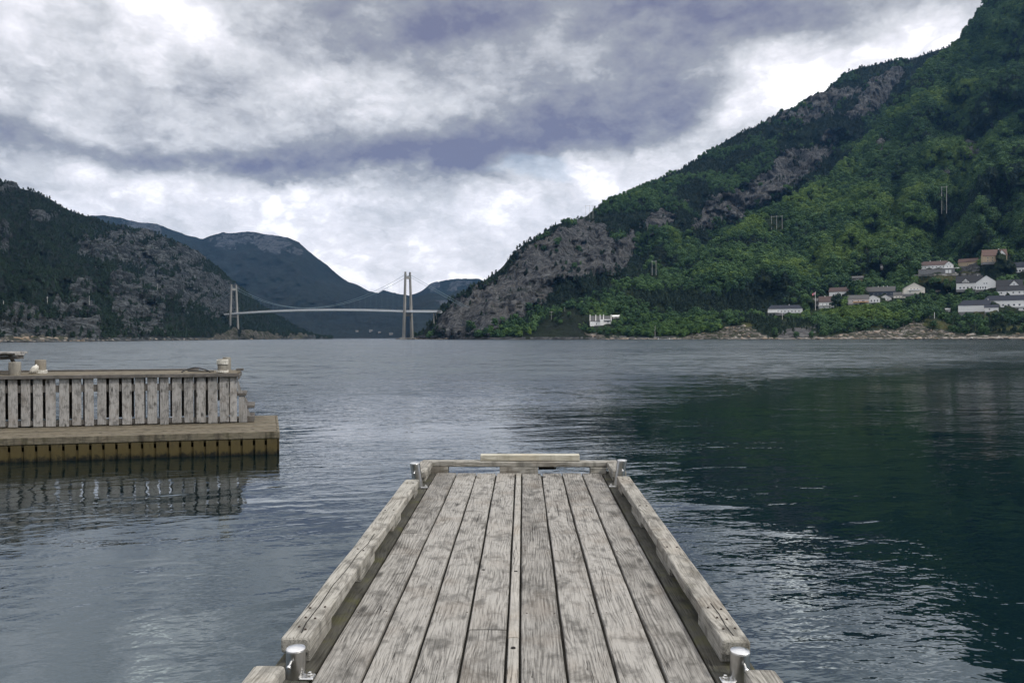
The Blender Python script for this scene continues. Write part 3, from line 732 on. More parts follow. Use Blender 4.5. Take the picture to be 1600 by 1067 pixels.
class Hill:
    def __init__(s, name, x0, x1, step, rows, shore, ridge, depth, mat, label, bulge=1.0, amp=1.0, rocks=(), tans=(), grasses=(), seed=0, flute=0.0, strata=0.0, rocknoise=8.0, tcurve=1.0, rockbreak=0):
        xs = np.arange(x0, x1 + step, step); t = np.linspace(0, 1, rows) ** tcurve
        XS, T = np.meshgrid(xs, t)
        Ys = smooth_interp(XS, shore, 12); Yr = smooth_interp(XS, depth, 12)
        pr = interp(XS, ridge) + 0.0
        H = hor(XS); ps = H + CAMH * F / Ys
        PY = ps + (pr - ps) * T
        Y = Ys + (Yr - Ys) * T ** bulge
        jit = fbm(XS * .03 + 5, PY * .03, 4, seed + 3)
        Y = Y + (Yr - Ys) * jit * .28 * np.sin(np.pi * np.clip(T, 0, 1)) ** .7
        s.sx = (XS - 800) / F
        z = CAMH + Y * (H - PY) / F
        X = Y * s.sx
        rock = np.zeros_like(X)
        nz = fbm(XS * .045, PY * .06, 5, seed + 40, .6) * 2; nf = fbm(XS * .16, PY * .22, 4, seed + 50, .6) * 2
        for poly, hard in rocks:
            sd = inpoly_sd(XS, PY, poly)
            rock = np.maximum(rock, sstep(sd + (nz * 1.4 + nf * .9) * rocknoise * hard, -2, 3))
        pn = fbm(XS * .05 + PY * .03, PY * (.12 if strata > .5 else .035) , 5, seed + 44, .62) * 2 + fbm(XS * .2, PY * .3, 3, seed + 46) * .8
        rock = rock * sstep(pn, -.42, -.18) if rockbreak == 0 else rock * sstep(pn, rockbreak - .12, rockbreak + .12)
        tan = np.zeros_like(X); gr = np.zeros_like(X)
        for poly in tans: tan = np.maximum(tan, sstep(inpoly_sd(XS, PY, poly) + nf * 3 + nz * 2, -1, 1.5))
        for poly in grasses: gr = np.maximum(gr, sstep(inpoly_sd(XS, PY, poly) + nf * 3 + nz * 2, -1, 1.5))
        tide = sstep(z, 5.0, 1.5) * sstep(nf + .55, 0.1, .5)
        rock = np.maximum(rock, np.maximum(tide, tan))
        s.sc = sc_ = Y / F
        am = amp * sstep(T, 0.0, .10)
        nzw = fbm(X * .006, z * .006 + Y * .003, 5, seed + 60); z = z + nzw * 26 * am
        nsm = fbm(X * .05, Y * .05, 4, seed + 70); z = z + nsm * 5 * am
        if flute:
            fl = 1 - 2 * np.abs(fbm(X * .045 + fbm(X * .02, z * .02, 3, 5) * 2, z * .009, 4, seed + 80, .6)) * 1.8
            lg = fbm(X * .02, z * .08, 4, seed + 90)
            Y = Y - (fl * 13 + lg * 16) * rock * flute * am
        if strata:
            lg = 1 - 2 * np.abs(fbm(X * .012 + z * .012, z * .09 + X * .010, 4, seed + 95, .6)) * 2
            dg = fbm(X * .03, z * .03, 4, seed + 96)
            z = z + lg * 6 * rock * strata * am; Y = Y - dg * 22 * rock * strata * am
        X = Y * s.sx
        # land carries on down behind the ridge and under the water in front
        def row(Xr, Yr_, zr): return Xr[None], Yr_[None], zr[None]
        fx = [row(X[0] * .985, Y[0] * .985, np.full_like(X[0], -5.0)), row(X[0], Y[0], np.full_like(X[0], -.4))]
        bx = []
        for k, dz_ in ((1.03, .93), (1.10, .72), (1.22, .40), (1.4, .0)):
            bx.append(row(X[-1] * k, Y[-1] * k, z[-1] * dz_ - (6 if dz_ == 0 else 0)))
        XX = np.concatenate([f[0] for f in fx] + [X[1:]] + [b[0] for b in bx]); YY = np.concatenate([f[1] for f in fx] + [Y[1:]] + [b[1] for b in bx]); ZZ = np.concatenate([f[2] for f in fx] + [z[1:]] + [b[2] for b in bx])
        pad = lambda A: np.concatenate([A[:1], A[:1], A[1:]] + [A[-1:]] * 4)
        s.P = np.stack([XX, YY, ZZ], -1); s.rock, s.tan, s.gr = pad(rock), pad(tan), pad(gr)
        s.nf, s.nb, s.xs, s.name = 2, 4, xs, name
        n, m_ = XX.shape; idx = np.arange(n * m_).reshape(n, m_)
        q = np.stack([idx[:-1, :-1], idx[:-1, 1:], idx[1:, 1:], idx[1:, :-1]], -1).reshape(-1, 4)
        me = bpy.data.meshes.new(name); me.vertices.add(n * m_); me.vertices.foreach_set('co', s.P.astype(np.float32).ravel())
        me.loops.add(q.size); me.loops.foreach_set('vertex_index', q.astype(np.int32).ravel())
        me.polygons.add(len(q)); me.polygons.foreach_set('loop_start', np.arange(0, q.size, 4, dtype=np.int32)); me.polygons.foreach_set('loop_total', np.full(len(q), 4, np.int32))
        me.update(calc_edges=True); me.polygons.foreach_set('use_smooth', np.ones(len(q), bool))
        for nm, A in (('rock', s.rock), ('tan', s.tan), ('grass', s.gr)):
            a = me.attributes.new(nm, 'FLOAT', 'POINT'); a.data.foreach_set('value', A.astype(np.float32).ravel())
        me.materials.append(mat)
        s.o = tag(link(bpy.data.objects.new(name, me)), label, 'hill', kind='structure')
        vis = s.P[s.nf:-s.nb]; s.vpx, s.vpy = proj(vis); s.vis = vis
    def at(s, px, py):
        """ground point seen on photo column px, row py"""
        c = int(np.clip(np.searchsorted(s.xs, px), 1, len(s.xs) - 1)); col = s.vpy[:, c]
        k = int(np.argmin(np.abs(col - py) + 0.0)); P = s.vis[k, c]
        return np.array([ray(px, py)[0] * P[1], P[1], P[2]])
    def scatter(s, area_per, pxr, fn, seed=0):
        r = np.random.RandomState(seed); V = s.vis
        a = V[:-1, :-1]; b = V[:-1, 1:]; c = V[1:, :-1]
        A = np.linalg.norm(np.cross(b - a, c - a), axis=-1)
        cx = s.vpx[:-1, :-1]; A = A * (cx > pxr[0]) * (cx < pxr[1])
        n = int(A.sum() / area_per); p = (A / A.sum()).ravel(); cells = r.choice(A.size, n, p=p)
        i, j = np.unravel_index(cells, A.shape); u, v = r.rand(n, 1), r.rand(n, 1)
        P = V[i, j] * (1 - u) * (1 - v) + V[i, j + 1] * u * (1 - v) + V[i + 1, j] * (1 - u) * v + V[i + 1, j + 1] * u * v
        o = s.nf; rk = s.rock[i + o, j]; tn = s.tan[i + o, j]; g = s.gr[i + o, j]
        px, py = proj(P); keep = fn(P, px, py, rk, tn, g, r); return P[keep], px[keep], py[keep]

def hill_mat(name, veg0, veg1, rock0, rock1, rtint, sc_=1.0, horiz=0.0, bstr=1.0, led=.53):
    m, t, b = newmat(name)
    pos = t.node('ShaderNodeNewGeometry').outputs['Position']; x, y, z = t.sep(pos)
    f1 = t.noise(pos, .05 * sc_, 6, .62); f2 = t.noise(pos, .011 * sc_, 4, .6)
    veg = t.mix(t.ramp(t.m('ADD', t.m('MULTIPLY', f1, .6), t.m('MULTIPLY', f2, .5)), .42, .68), veg0, veg1)
    sv_ = t.comb(t.m('MULTIPLY', x, .11 * sc_), t.m('MULTIPLY', y, .11 * sc_), t.m('MULTIPLY', z, .018 * sc_))
    sh = t.comb(t.m('MULTIPLY', x, .016 * sc_), t.m('MULTIPLY', y, .016 * sc_), t.m('MULTIPLY', z, .12 * sc_))
    st = t.noise(sv_, 1.0, 6, .68, .6); sth = t.noise(sh, 1.0, 6, .68, .8)
    s_ = t.m('ADD', t.m('MULTIPLY', st, 1 - horiz), t.m('MULTIPLY', sth, horiz))
    s_ = t.m('ADD', t.m('MULTIPLY', s_, .75), t.m('MULTIPLY', t.noise(pos, .12 * sc_, 5, .7), .35))
    rk = t.mix(t.ramp(s_, .46, .68), rock0, rock1)
    rk = t.mix(t.ramp(t.noise(pos, .02 * sc_, 4, .6), .5, .68, 0, .6), rk, rtint)
    cr_ = t.noise(sv_, 2.3, 4, .7, .9); cr2 = t.noise(sh, 2.0, 4, .7, .9)
    ck = t.m('MAXIMUM', t.ramp(t.m('ABSOLUTE', t.m('SUBTRACT', cr_, .5)), 0, .03, 1, 0), t.m('MULTIPLY', t.ramp(t.m('ABSOLUTE', t.m('SUBTRACT', cr2, .5)), 0, .03, 1, 0), .5 + .5 * horiz))
    rk = t.mix(t.m('MULTIPLY', ck, .75), rk, tuple(q * .35 for q in rock0))
    # moss and scrub growing in patches on the rock
    ledge = t.ramp(t.m('ADD', t.noise(pos, .04 * sc_, 6, .72), t.m('MULTIPLY', t.m('SUBTRACT', sth, .5), .9)), .0 + led, led + .08)
    tanc = t.mix(t.ramp(t.noise(t.comb(t.m('MULTIPLY', x, .16), t.m('MULTIPLY', y, .16), t.m('MULTIPLY', z, .7)), 1.0, 6, .72, .8), .40, .62), (.06, .057, .05), (.31, .285, .24))
    tanc = t.mix(t.ramp(t.noise(pos, .11, 5, .7), .46, .56, 0, .9), tanc, (.045, .06, .022))
    tanc = t.mix(t.m('MULTIPLY', ck, .6), tanc, (.05, .045, .04))
    rk = t.mix(t.m('MULTIPLY', ledge, .85), rk, veg0)
    rk = t.mix(t.attr('tan'), rk, tanc)
    c = t.mix(t.ramp(t.m('ADD', t.attr('rock'), t.m('MULTIPLY', t.m('SUBTRACT', f1, .5), 1.1)), .35, .6), veg, rk)
    grc = t.mix(t.ramp(t.noise(pos, .15, 4, .6), .35, .65), (.075, .095, .03), (.15, .145, .055))
    c = t.mix(t.attr('grass'), c, grc)
    tide = t.ramp(t.m('ADD', z, t.m('MULTIPLY', f1, 1.0)), 0.5, 1.4, 1.0, 0.0)
    c = t.mix(tide, c, (.018, .017, .015))
    t.l.new(c, b.inputs['Base Color']); b.inputs['Roughness'].default_value = .9; b.inputs['Specular IOR Level'].default_value = .15
    h = t.m('ADD', t.m('MULTIPLY', s_, 26.0), t.m('ADD', t.m('MULTIPLY', ck, -3.5), t.m('MULTIPLY', f1, 14.0)))
    bump(t, b, h, bstr, 1.0)
    return m
MH_near = hill_mat('near_slope_ground', (.016, .032, .014), (.035, .058, .020), (.10, .10, .105), (.30, .30, .30), (.27, .25, .23))
MH_cliff = hill_mat('cliff_mountain_ground', (.011, .020, .012), (.020, .034, .016), (.045, .048, .054), (.225, .23, .232), (.235, .225, .21), led=.60)
MH_left = hill_mat('left_mountain_ground', (.006, .013, .012), (.012, .022, .015), (.035, .042, .048), (.25, .275, .28), (.17, .18, .185), 1.0, .75, led=.50)
MH_far = hill_mat('far_mountain_ground', (.005, .011, .013), (.010, .020, .021), (.035, .045, .06), (.12, .13, .15), (.09, .10, .115), .45, .3)  # bluish tones put part of the distance haze into the ground colour

# --- far left mountain and the hills closing the fjord
farL = Hill('distant_mountain', 60, 900, 3, 120,
    shore=[(60, 2600), (480, 2500), (700, 2600), (900, 2700)],
    ridge=[(60, 345), (140, 338), (165, 336), (190, 340), (215, 347), (245, 350), (262, 357), (290, 368), (318, 374), (330, 370), (350, 364), (385, 362), (420, 366), (452, 371), (468, 378), (490, 400), (515, 420), (545, 441), (575, 454), (600, 461), (635, 464), (665, 474), (700, 486), (760, 500), (900, 515)],
    depth=[(60, 4200), (350, 4300), (500, 3900), (640, 3700), (900, 3600)], mat=MH_far,
    label='dark blue-green mountain closing the fjord behind the bridge', seed=5, amp=1.2,
    rocks=[([(320, 372), (350, 362), (450, 371), (480, 395), (440, 395), (390, 385), (345, 385)], 1.2), ([(160, 336), (250, 352), (250, 365), (200, 355)], .8)])
farR = Hill('distant_ridge', 560, 900, 3, 60,
    shore=[(560, 3900), (900, 3900)],
    ridge=[(560, 470), (580, 463), (600, 452), (612, 455), (640, 461), (660, 452), (672, 444), (690, 439), (705, 436), (730, 435.5), (747, 436), (770, 445), (900, 480)],
    depth=[(560, 4500), (900, 4500)], mat=MH_far, label='bluish distant ridge seen behind the right bridge tower', seed=8, amp=1.6,
    rocks=[([(665, 442), (745, 434), (748, 446), (690, 455), (660, 456)], 1.0)])
midR = Hill('middle_ridge', 640, 900, 2, 60,
    shore=[(640, 2300), (900, 2300)], ridge=[(640, 470), (655, 462), (672, 458), (700, 462), (715, 455), (740, 455), (800, 450), (900, 440)],
    depth=[(640, 3300), (900, 3300)], mat=MH_far, label='dark wooded ridge between the right bridge tower and the cliff mountain', seed=9, amp=1.0,
    rocks=[([(680, 470), (735, 458), (740, 480), (690, 485)], 1.2)])

# --- near left mountain
left = Hill('left_mountain', -500, 520, 2, 230,
    shore=[(-500, 330), (-150, 400), (0, 480), (150, 640), (300, 960), (372, 1300), (450, 1650), (520, 1900)],
    ridge=[(-500, 120), (-300, 150), (-100, 230), (-30, 268), (0, 282), (30, 293), (60, 302), (85, 316), (110, 330), (140, 340), (165, 349), (200, 356), (240, 366), (270, 378), (300, 396), (330, 412), (350, 428), (372, 447), (400, 472), (430, 494), (460, 508), (490, 522), (520, 529)],
    depth=[(-500, 900), (0, 1250), (150, 1450), (300, 1650), (372, 1850), (450, 2000), (520, 2050)], mat=MH_left,
    label='rocky dark mountain with grey ledges rising on the left shore behind the jetty', seed=1, strata=1.6, bulge=.9, rocknoise=12, rockbreak=-.30,
    rocks=[([(125, 392), (150, 368), (205, 366), (270, 378), (325, 402), (335, 418), (290, 425), (200, 418), (130, 412)], 1.5),
           ([(185, 520), (180, 480), (170, 450), (185, 432), (240, 426), (300, 422), (345, 438), (372, 452), (370, 490), (330, 500), (290, 482), (262, 478), (256, 520)], 1.1),
           ([(0, 352), (10, 350), (18, 375), (14, 396), (0, 398)], .8), ([(35, 345), (88, 338), (92, 352), (50, 356)], .9), ([(108, 448), (135, 438), (146, 452), (140, 466), (112, 470)], .9),
           ([(0, 485), (55, 478), (60, 498), (0, 500)], 1.0), ([(85, 480), (150, 470), (150, 497), (88, 498)], 1.1), ([(0, 505), (150, 505), (160, 528), (0, 532)], 1.0), ([(-400, 400), (-60, 380), (-20, 480), (-350, 500)], 1.5),
           ([(0, 284), (30, 294), (32, 312), (0, 318)], 1.0)],
    tans=[[(0, 527.5), (75, 526.5), (120, 529), (70, 532), (0, 533.5)], [(378, 520), (400, 522), (480, 526.5), (480, 529), (375, 529)], [(330, 526), (372, 520), (372, 531), (300, 531)]])

# --- dark cliff mountain on the right
cliff = Hill('cliff_mountain', 636, 1700, 2, 270,
    shore=[(636, 1190), (660, 1120), (700, 1020), (760, 900), (900, 850), (1700, 850)],
    ridge=[(636, 529), (652, 526), (664, 515), (676, 500), (688, 482), (705, 466), (730, 452), (755, 440), (778, 425), (800, 405), (825, 382), (850, 364), (875, 352), (905, 342), (918, 336), (930, 325), (950, 314), (985, 301), (1020, 286), (1060, 268), (1100, 246), (1130, 228), (1160, 210), (1200, 186), (1240, 168), (1280, 146), (1320, 118), (1350, 106), (1400, 99), (1425, 96), (1460, 82), (1500, 68), (1600, 40), (1700, 30)],
    depth=[(636, 1230), (688, 1130), (760, 1150), (850, 1280), (930, 1480), (1100, 1750), (1300, 1980), (1500, 2100), (1700, 2100)], mat=MH_cliff,
    label='steep dark mountain with bare grey cliff faces on the right of the bridge', seed=2, flute=1.5, strata=.35, rocknoise=11, rockbreak=-.60,
    rocks=[([(680, 515), (690, 492), (702, 474), (735, 455), (762, 440), (800, 412), (830, 384), (862, 366), (905, 346), (938, 350), (965, 378), (968, 405), (955, 432), (900, 438), (866, 440), (868, 462), (845, 478), (800, 500), (765, 528), (700, 528)], .9),
           ([(1083, 362), (1092, 338), (1100, 316), (1125, 305), (1160, 298), (1196, 268), (1228, 238), (1270, 232), (1300, 202), (1316, 208), (1300, 240), (1262, 286), (1215, 318), (1160, 345), (1120, 352), (1095, 362)], .9),
           ([(1195, 185), (1240, 168), (1280, 142), (1330, 132), (1352, 140), (1320, 168), (1290, 190), (1240, 200)], 1.3),
           ([(1318, 188), (1340, 160), (1360, 128), (1402, 110), (1414, 114), (1400, 138), (1380, 165), (1352, 188), (1325, 196)], .5),
           ([(960, 380), (1000, 360), (1012, 368), (985, 400), (960, 440), (945, 440)], 1.2), ([(1000, 345), (1040, 320), (1070, 318), (1040, 352), (1010, 372)], 1.3)])

# --- near green slope on the right with the village
near = Hill('village_slope', 690, 2600, 2, 250,
    shore=[(690, 1050), (740, 980), (850, 900), (1000, 820), (1200, 730), (1400, 660), (1600, 620), (2000, 560), (2600, 500)],
    ridge=[(690, 527), (720, 523), (760, 516), (800, 508), (850, 494), (900, 474), (950, 456), (1000, 440), (1060, 420), (1100, 396), (1160, 352), (1200, 330), (1250, 304), (1290, 278), (1330, 240), (1370, 196), (1400, 160), (1430, 120), (1470, 90), (1500, 66), (1508, 46), (1522, 28), (1538, 4), (1560, -30), (1600, -90), (1700, -150), (1900, -160), (2600, -60)],
    depth=[(690, 1070), (760, 1010), (850, 1000), (1000, 1040), (1200, 1250), (1400, 1480), (1500, 1560), (1700, 1550), (2600, 1400)], mat=MH_near,
    label='steep green wooded slope with a village near the water on the right', seed=3, amp=.75, bulge=.80, flute=.3, rocknoise=4, tcurve=1.5,
    rocks=[([(1500, 222), (1520, 212), (1534, 226), (1528, 246), (1508, 240)], 1.2), ([(1466, 268), (1490, 255), (1498, 262), (1474, 276)], 1.0), ([(1372, 222), (1388, 205), (1398, 214), (1378, 236)], 1.0), ([(1590, 262), (1612, 255), (1612, 268)], 1.0),
           ([(1068, 436), (1085, 432), (1085, 440), (1070, 444)], .7), ([(1495, 415), (1530, 409), (1532, 424), (1498, 426)], .6), ([(1543, 190), (1560, 185), (1560, 205)], 1.0), ([(1212, 528), (1216, 519), (1240, 513), (1285, 505), (1282, 514), (1262, 528)], .5)],
    tans=[[(1040, 529.5), (1062, 527), (1085, 523), (1115, 518), (1132, 514), (1152, 510), (1172, 510), (1180, 518), (1200, 526), (1200, 530)],
          [(1258, 528.5), (1290, 525), (1320, 522), (1345, 517), (1362, 517), (1400, 514), (1428, 505), (1442, 503), (1446, 511), (1500, 521), (1540, 523), (1610, 520), (1700, 517), (1700, 532), (1258, 531)],
          [(818, 518), (826, 510.5), (838, 509), (842, 515), (832, 519)], [(700, 526), (770, 521), (810, 518), (822, 521), (818, 529.5), (700, 529.5)], [(870, 527.5), (900, 524), (960, 526.5), (990, 529), (870, 529.5)], [(880, 515), (915, 508), (915, 513), (885, 520)]],
    grasses=[[(1310, 517), (1330, 511), (1380, 508), (1400, 503), (1412, 507), (1380, 511), (1340, 514), (1325, 519)], [(1440, 508), (1448, 498), (1475, 504), (1500, 512), (1560, 514), (1580, 508), (1640, 500), (1640, 512), (1540, 519), (1480, 514)],
             [(1150, 508), (1172, 505), (1178, 512), (1165, 512)], [(855, 520), (868, 512), (880, 506), (925, 505), (920, 512), (885, 518)], [(1325, 427), (1350, 423), (1362, 430), (1352, 440), (1330, 441)], [(1425, 432), (1510, 424), (1530, 427), (1510, 436), (1440, 438)], [(1525, 470), (1560, 478), (1540, 492), (1500, 492)]])

# ------------------------------------------------------------------ trees
ICO = None
def ico(sub=1):
    import bmesh
    bm = bmesh.new(); bmesh.ops.create_icosphere(bm, subdivisions=sub, radius=1.0)
    v = np.array([q.co[:] for q in bm.verts]); f = [[x.index for x in p.verts] for p in bm.faces]; bm.free(); return v, f
ICO1 = ico(1); ICO2 = ico(2)
def crown_mesh(name, mat, kind, seed):
    r = random.Random(seed); mb = MB(); v0, f0 = ICO1; nrs = np.random.RandomState(seed)
    V = []; Fs = []; 
    def lobe(c, rx, rz, n):
        vv = v0 * (1 + nrs.uniform(-.22, .16, (len(v0), 1))) * np.array([rx, rx, rz]) * .86 + np.array(c)
        mb.add(vv, f0)
        for _ in range(n):
            d = nrs.normal(size=3); d[2] = abs(d[2]) * .9 - .25; d /= np.linalg.norm(d)
            p = np.array(c) + d * np.array([rx, rx, rz]) * nrs.uniform(.80, 1.16)
            a = nrs.normal(size=3); a = np.cross(d + a * .55, nrs.normal(size=3)); a /= np.linalg.norm(a); b_ = np.cross(a, d + nrs.normal(size=3) * .35); b_ /= np.linalg.norm(b_)
            sz = nrs.uniform(.045, .10)
            q = [p + a * sz, p + b_ * sz * .7, p - a * sz * nrs.uniform(.6, 1), p - b_ * sz * .8]
            mb.add(q, [(0, 1, 2, 3)])
    if kind == 'broad':      # unit tree: height 1, crown from .18 to 1
        top = r.uniform(.93, 1.0); lobe((0, 0, .55), .27, .33, 26)
        n = r.randint(8, 11)
        for k in range(n):
            a = k * 2.4 + r.uniform(-.4, .4); h = .28 + .60 * k / n; rad = .24 * math.sin(min(1, .35 + (1 - (h - .2) / .85)) * 1.5) * r.uniform(.7, 1.15)
            lobe((math.cos(a) * rad, math.sin(a) * rad, h), r.uniform(.13, .19), r.uniform(.11, .17), 16)
        lobe((r.uniform(-.05, .05), r.uniform(-.05, .05), top - .12), .13, .13, 14)
    elif kind == 'slim':
        for k in range(9):
            h = .22 + .72 * k / 9; rad = .10 * (1 - abs(k / 9 - .35)); a = r.uniform(0, 6.3)
            lobe((math.cos(a) * rad, math.sin(a) * rad, h), .17 * (1.1 - .75 * (k / 9)), .13, 16)
    elif kind == 'pine':
        for k in range(9):
            h = .34 + .58 * k / 9; rad = .16 * (1 - .6 * k / 9) * r.uniform(.6, 1.3); a = k * 2.1 + r.uniform(-.5, .5)
            lobe((math.cos(a) * rad, math.sin(a) * rad, h), .15 * (1.15 - .6 * k / 9), .075, 18)
        lobe((0, 0, .9), .09, .10, 10)
    elif kind == 'spruce':
        for k in range(8):
            h = .12 + .80 * k / 8; n_ = 9; rr = .23 * (1 - k / 8.3); tip = h + .20
            ring = [(rr * math.cos(6.283 * i / n_ + k) * r.uniform(.75, 1.2), rr * math.sin(6.283 * i / n_ + k) * r.uniform(.75, 1.2), h + r.uniform(-.03, .02)) for i in range(n_)]
            mb.add(ring + [(0, 0, min(1.0, tip))], [(i, (i + 1) % n_, n_) for i in range(n_)])
    elif kind == 'bush':
        for k in range(6):
            a = k * 1.1; lobe((math.cos(a) * .28, math.sin(a) * .28, .35 + r.uniform(-.1, .2)), .30, .32, 16)
    me_o = mb.build(name, mat, fix=False); sc.collection.objects.unlink(me_o); return me_o
def trunk_mesh(seed, mat, birch=False):
    r = random.Random(seed); mb = MB(); lean = (r.uniform(-.03, .03), r.uniform(-.03, .03))
    p = [Vector((lean[0] * z, lean[1] * z, z)) for z in (-.12, .2, .45, .8)]; rad = [.026, .02, .014, .005]
    for i in range(3): mb.tube(p[i], p[i + 1], rad[i], rad[i + 1], 7, caps=(i == 0))
    for k in range(5):
        z = .28 + .1 * k; a = k * 2.3; q = Vector((math.cos(a) * .17, math.sin(a) * .17, z + .13)); mb.tube(Vector((lean[0] * z, lean[1] * z, z)), q, .009, .004, 5, caps=False)
    o = mb.build('trunk', mat); sc.collection.objects.unlink(o); return o
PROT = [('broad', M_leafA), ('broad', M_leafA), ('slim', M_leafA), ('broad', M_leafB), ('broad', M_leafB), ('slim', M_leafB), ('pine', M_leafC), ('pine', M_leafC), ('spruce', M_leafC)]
pcoll = bpy.data.collections.new('tree_kinds'); CROWN = []
for i, (k, m_) in enumerate(PROT):
    o = crown_mesh('crown_%02d' % i, m_, k, 100 + i); pcoll.objects.link(o); CROWN.append(o.data)
TRUNK = [trunk_mesh(i, M_bark).data for i in range(3)]

def gn_scatter(name, P, idx, rot, scl, coll, label, cat):
    me = bpy.data.meshes.new(name); me.vertices.add(len(P)); me.vertices.foreach_set('co', P.astype(np.float32).ravel())
    for nm, typ, A, key in (('kind_index', 'INT', idx.astype(np.int32), 'value'), ('turn', 'FLOAT_VECTOR', rot.astype(np.float32), 'vector'), ('size', 'FLOAT_VECTOR', scl.astype(np.float32), 'vector')):
        a = me.attributes.new(nm, typ, 'POINT'); a.data.foreach_set(key, A.ravel())
    o = tag(link(bpy.data.objects.new(name, me)), label, cat, kind='stuff')
    g = bpy.data.node_groups.new(name, 'GeometryNodeTree'); g.interface.new_socket('Geometry', in_out='INPUT', socket_type='NodeSocketGeometry'); g.interface.new_socket('Geometry', in_out='OUTPUT', socket_type='NodeSocketGeometry')
    gi = g.nodes.new('NodeGroupInput'); go = g.nodes.new('NodeGroupOutput'); ip = g.nodes.new('GeometryNodeInstanceOnPoints'); ci = g.nodes.new('GeometryNodeCollectionInfo')
    ci.inputs['Collection'].default_value = coll; ci.inputs['Separate Children'].default_value = True; ci.inputs['Reset Children'].default_value = True
    ip.inputs['Pick Instance'].default_value = True
    def na(nm, ty, sock):
        n = g.nodes.new('GeometryNodeInputNamedAttribute'); n.data_type = ty; n.inputs['Name'].default_value = nm
        g.links.new([q for q in n.outputs if q.enabled and q.name == 'Attribute'][0], sock)
    na('kind_index', 'INT', ip.inputs['Instance Index']); na('turn', 'FLOAT_VECTOR', ip.inputs['Rotation']); na('size', 'FLOAT_VECTOR', ip.inputs['Scale'])
    g.links.new(gi.outputs[0], ip.inputs['Points']); g.links.new(ci.outputs[0], ip.inputs['Instance']); g.links.new(ip.outputs[0], go.inputs[0])
    o.modifiers.new('scatter', 'NODES').node_group = g
    return o

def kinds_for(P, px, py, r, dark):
    """which tree grows where: light broadleaf drifts set as lit patches, dark pines partly as cloud shade"""
    n = fbm(P[:, 0] * .010, (P[:, 1] + P[:, 2]) * .010, 4, 33) * 2.7 + r.uniform(-.26, .26, len(P)) - dark  # dark shifts the mix to pines, putting cloud shade into the foliage
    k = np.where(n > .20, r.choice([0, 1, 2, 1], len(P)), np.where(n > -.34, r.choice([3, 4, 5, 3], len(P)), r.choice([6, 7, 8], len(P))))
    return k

# unseen bank added behind the camera to darken reflections in the steel posts
def reflection_bank():
    n, m_ = 90, 22; vs = []
    for j in range(m_):
        for i in range(n):
            a = math.pi * (i / (n - 1)); r_ = 14 + j * 7.5; x = math.cos(a) * r_ * 2.4; y = -math.sin(a) * r_ - 6 
            z = -1.5 + 46 * (1 - math.exp(-max(0, j - .5) * .11)) * (math.sin(a) ** .5) + float(fbm(x * .06, y * .06, 4, 3)) * 9 * min(1, j / 3); vs.append((x, y, z if j else -2))
    fs = [(j * n + i, j * n + i + 1, j * n + n + i + 1, j * n + n + i) for j in range(m_ - 1) for i in range(n - 1)]
    mb = MB(); mb.add(vs, fs, smooth=True); tag(mb.build('dark_reflection_bank', MH_near, fix=False), 'unseen bank added behind the dock to darken steel reflections', 'hill', kind='structure')
reflection_bank()

# houses are declared here so that no tree is planted in front of them: px0, px1, base row, eave row, ridge row
HOUSES = []
def clear(P, px, py, h):
    """False for trees whose crown would stand on or in front of a building"""
    ok = np.ones(len(P), bool); _, tpy = proj(P + np.stack([0 * h, 0 * h, h], -1)); hw = h * .34 / P[:, 1] * F
    for (a, b, yb, ye, yt, Yb, frac) in HOUSES:
        front = (px > a - hw) & (px < b + hw) & (P[:, 1] < Yb + 16) & (py > ye) & (tpy < yb - (yb - ye) * frac)
        inside = (px > a - hw) & (px < b + hw) & (np.abs(P[:, 1] - Yb - 6) < 13)
        ok &= ~(front | inside)
    return ok

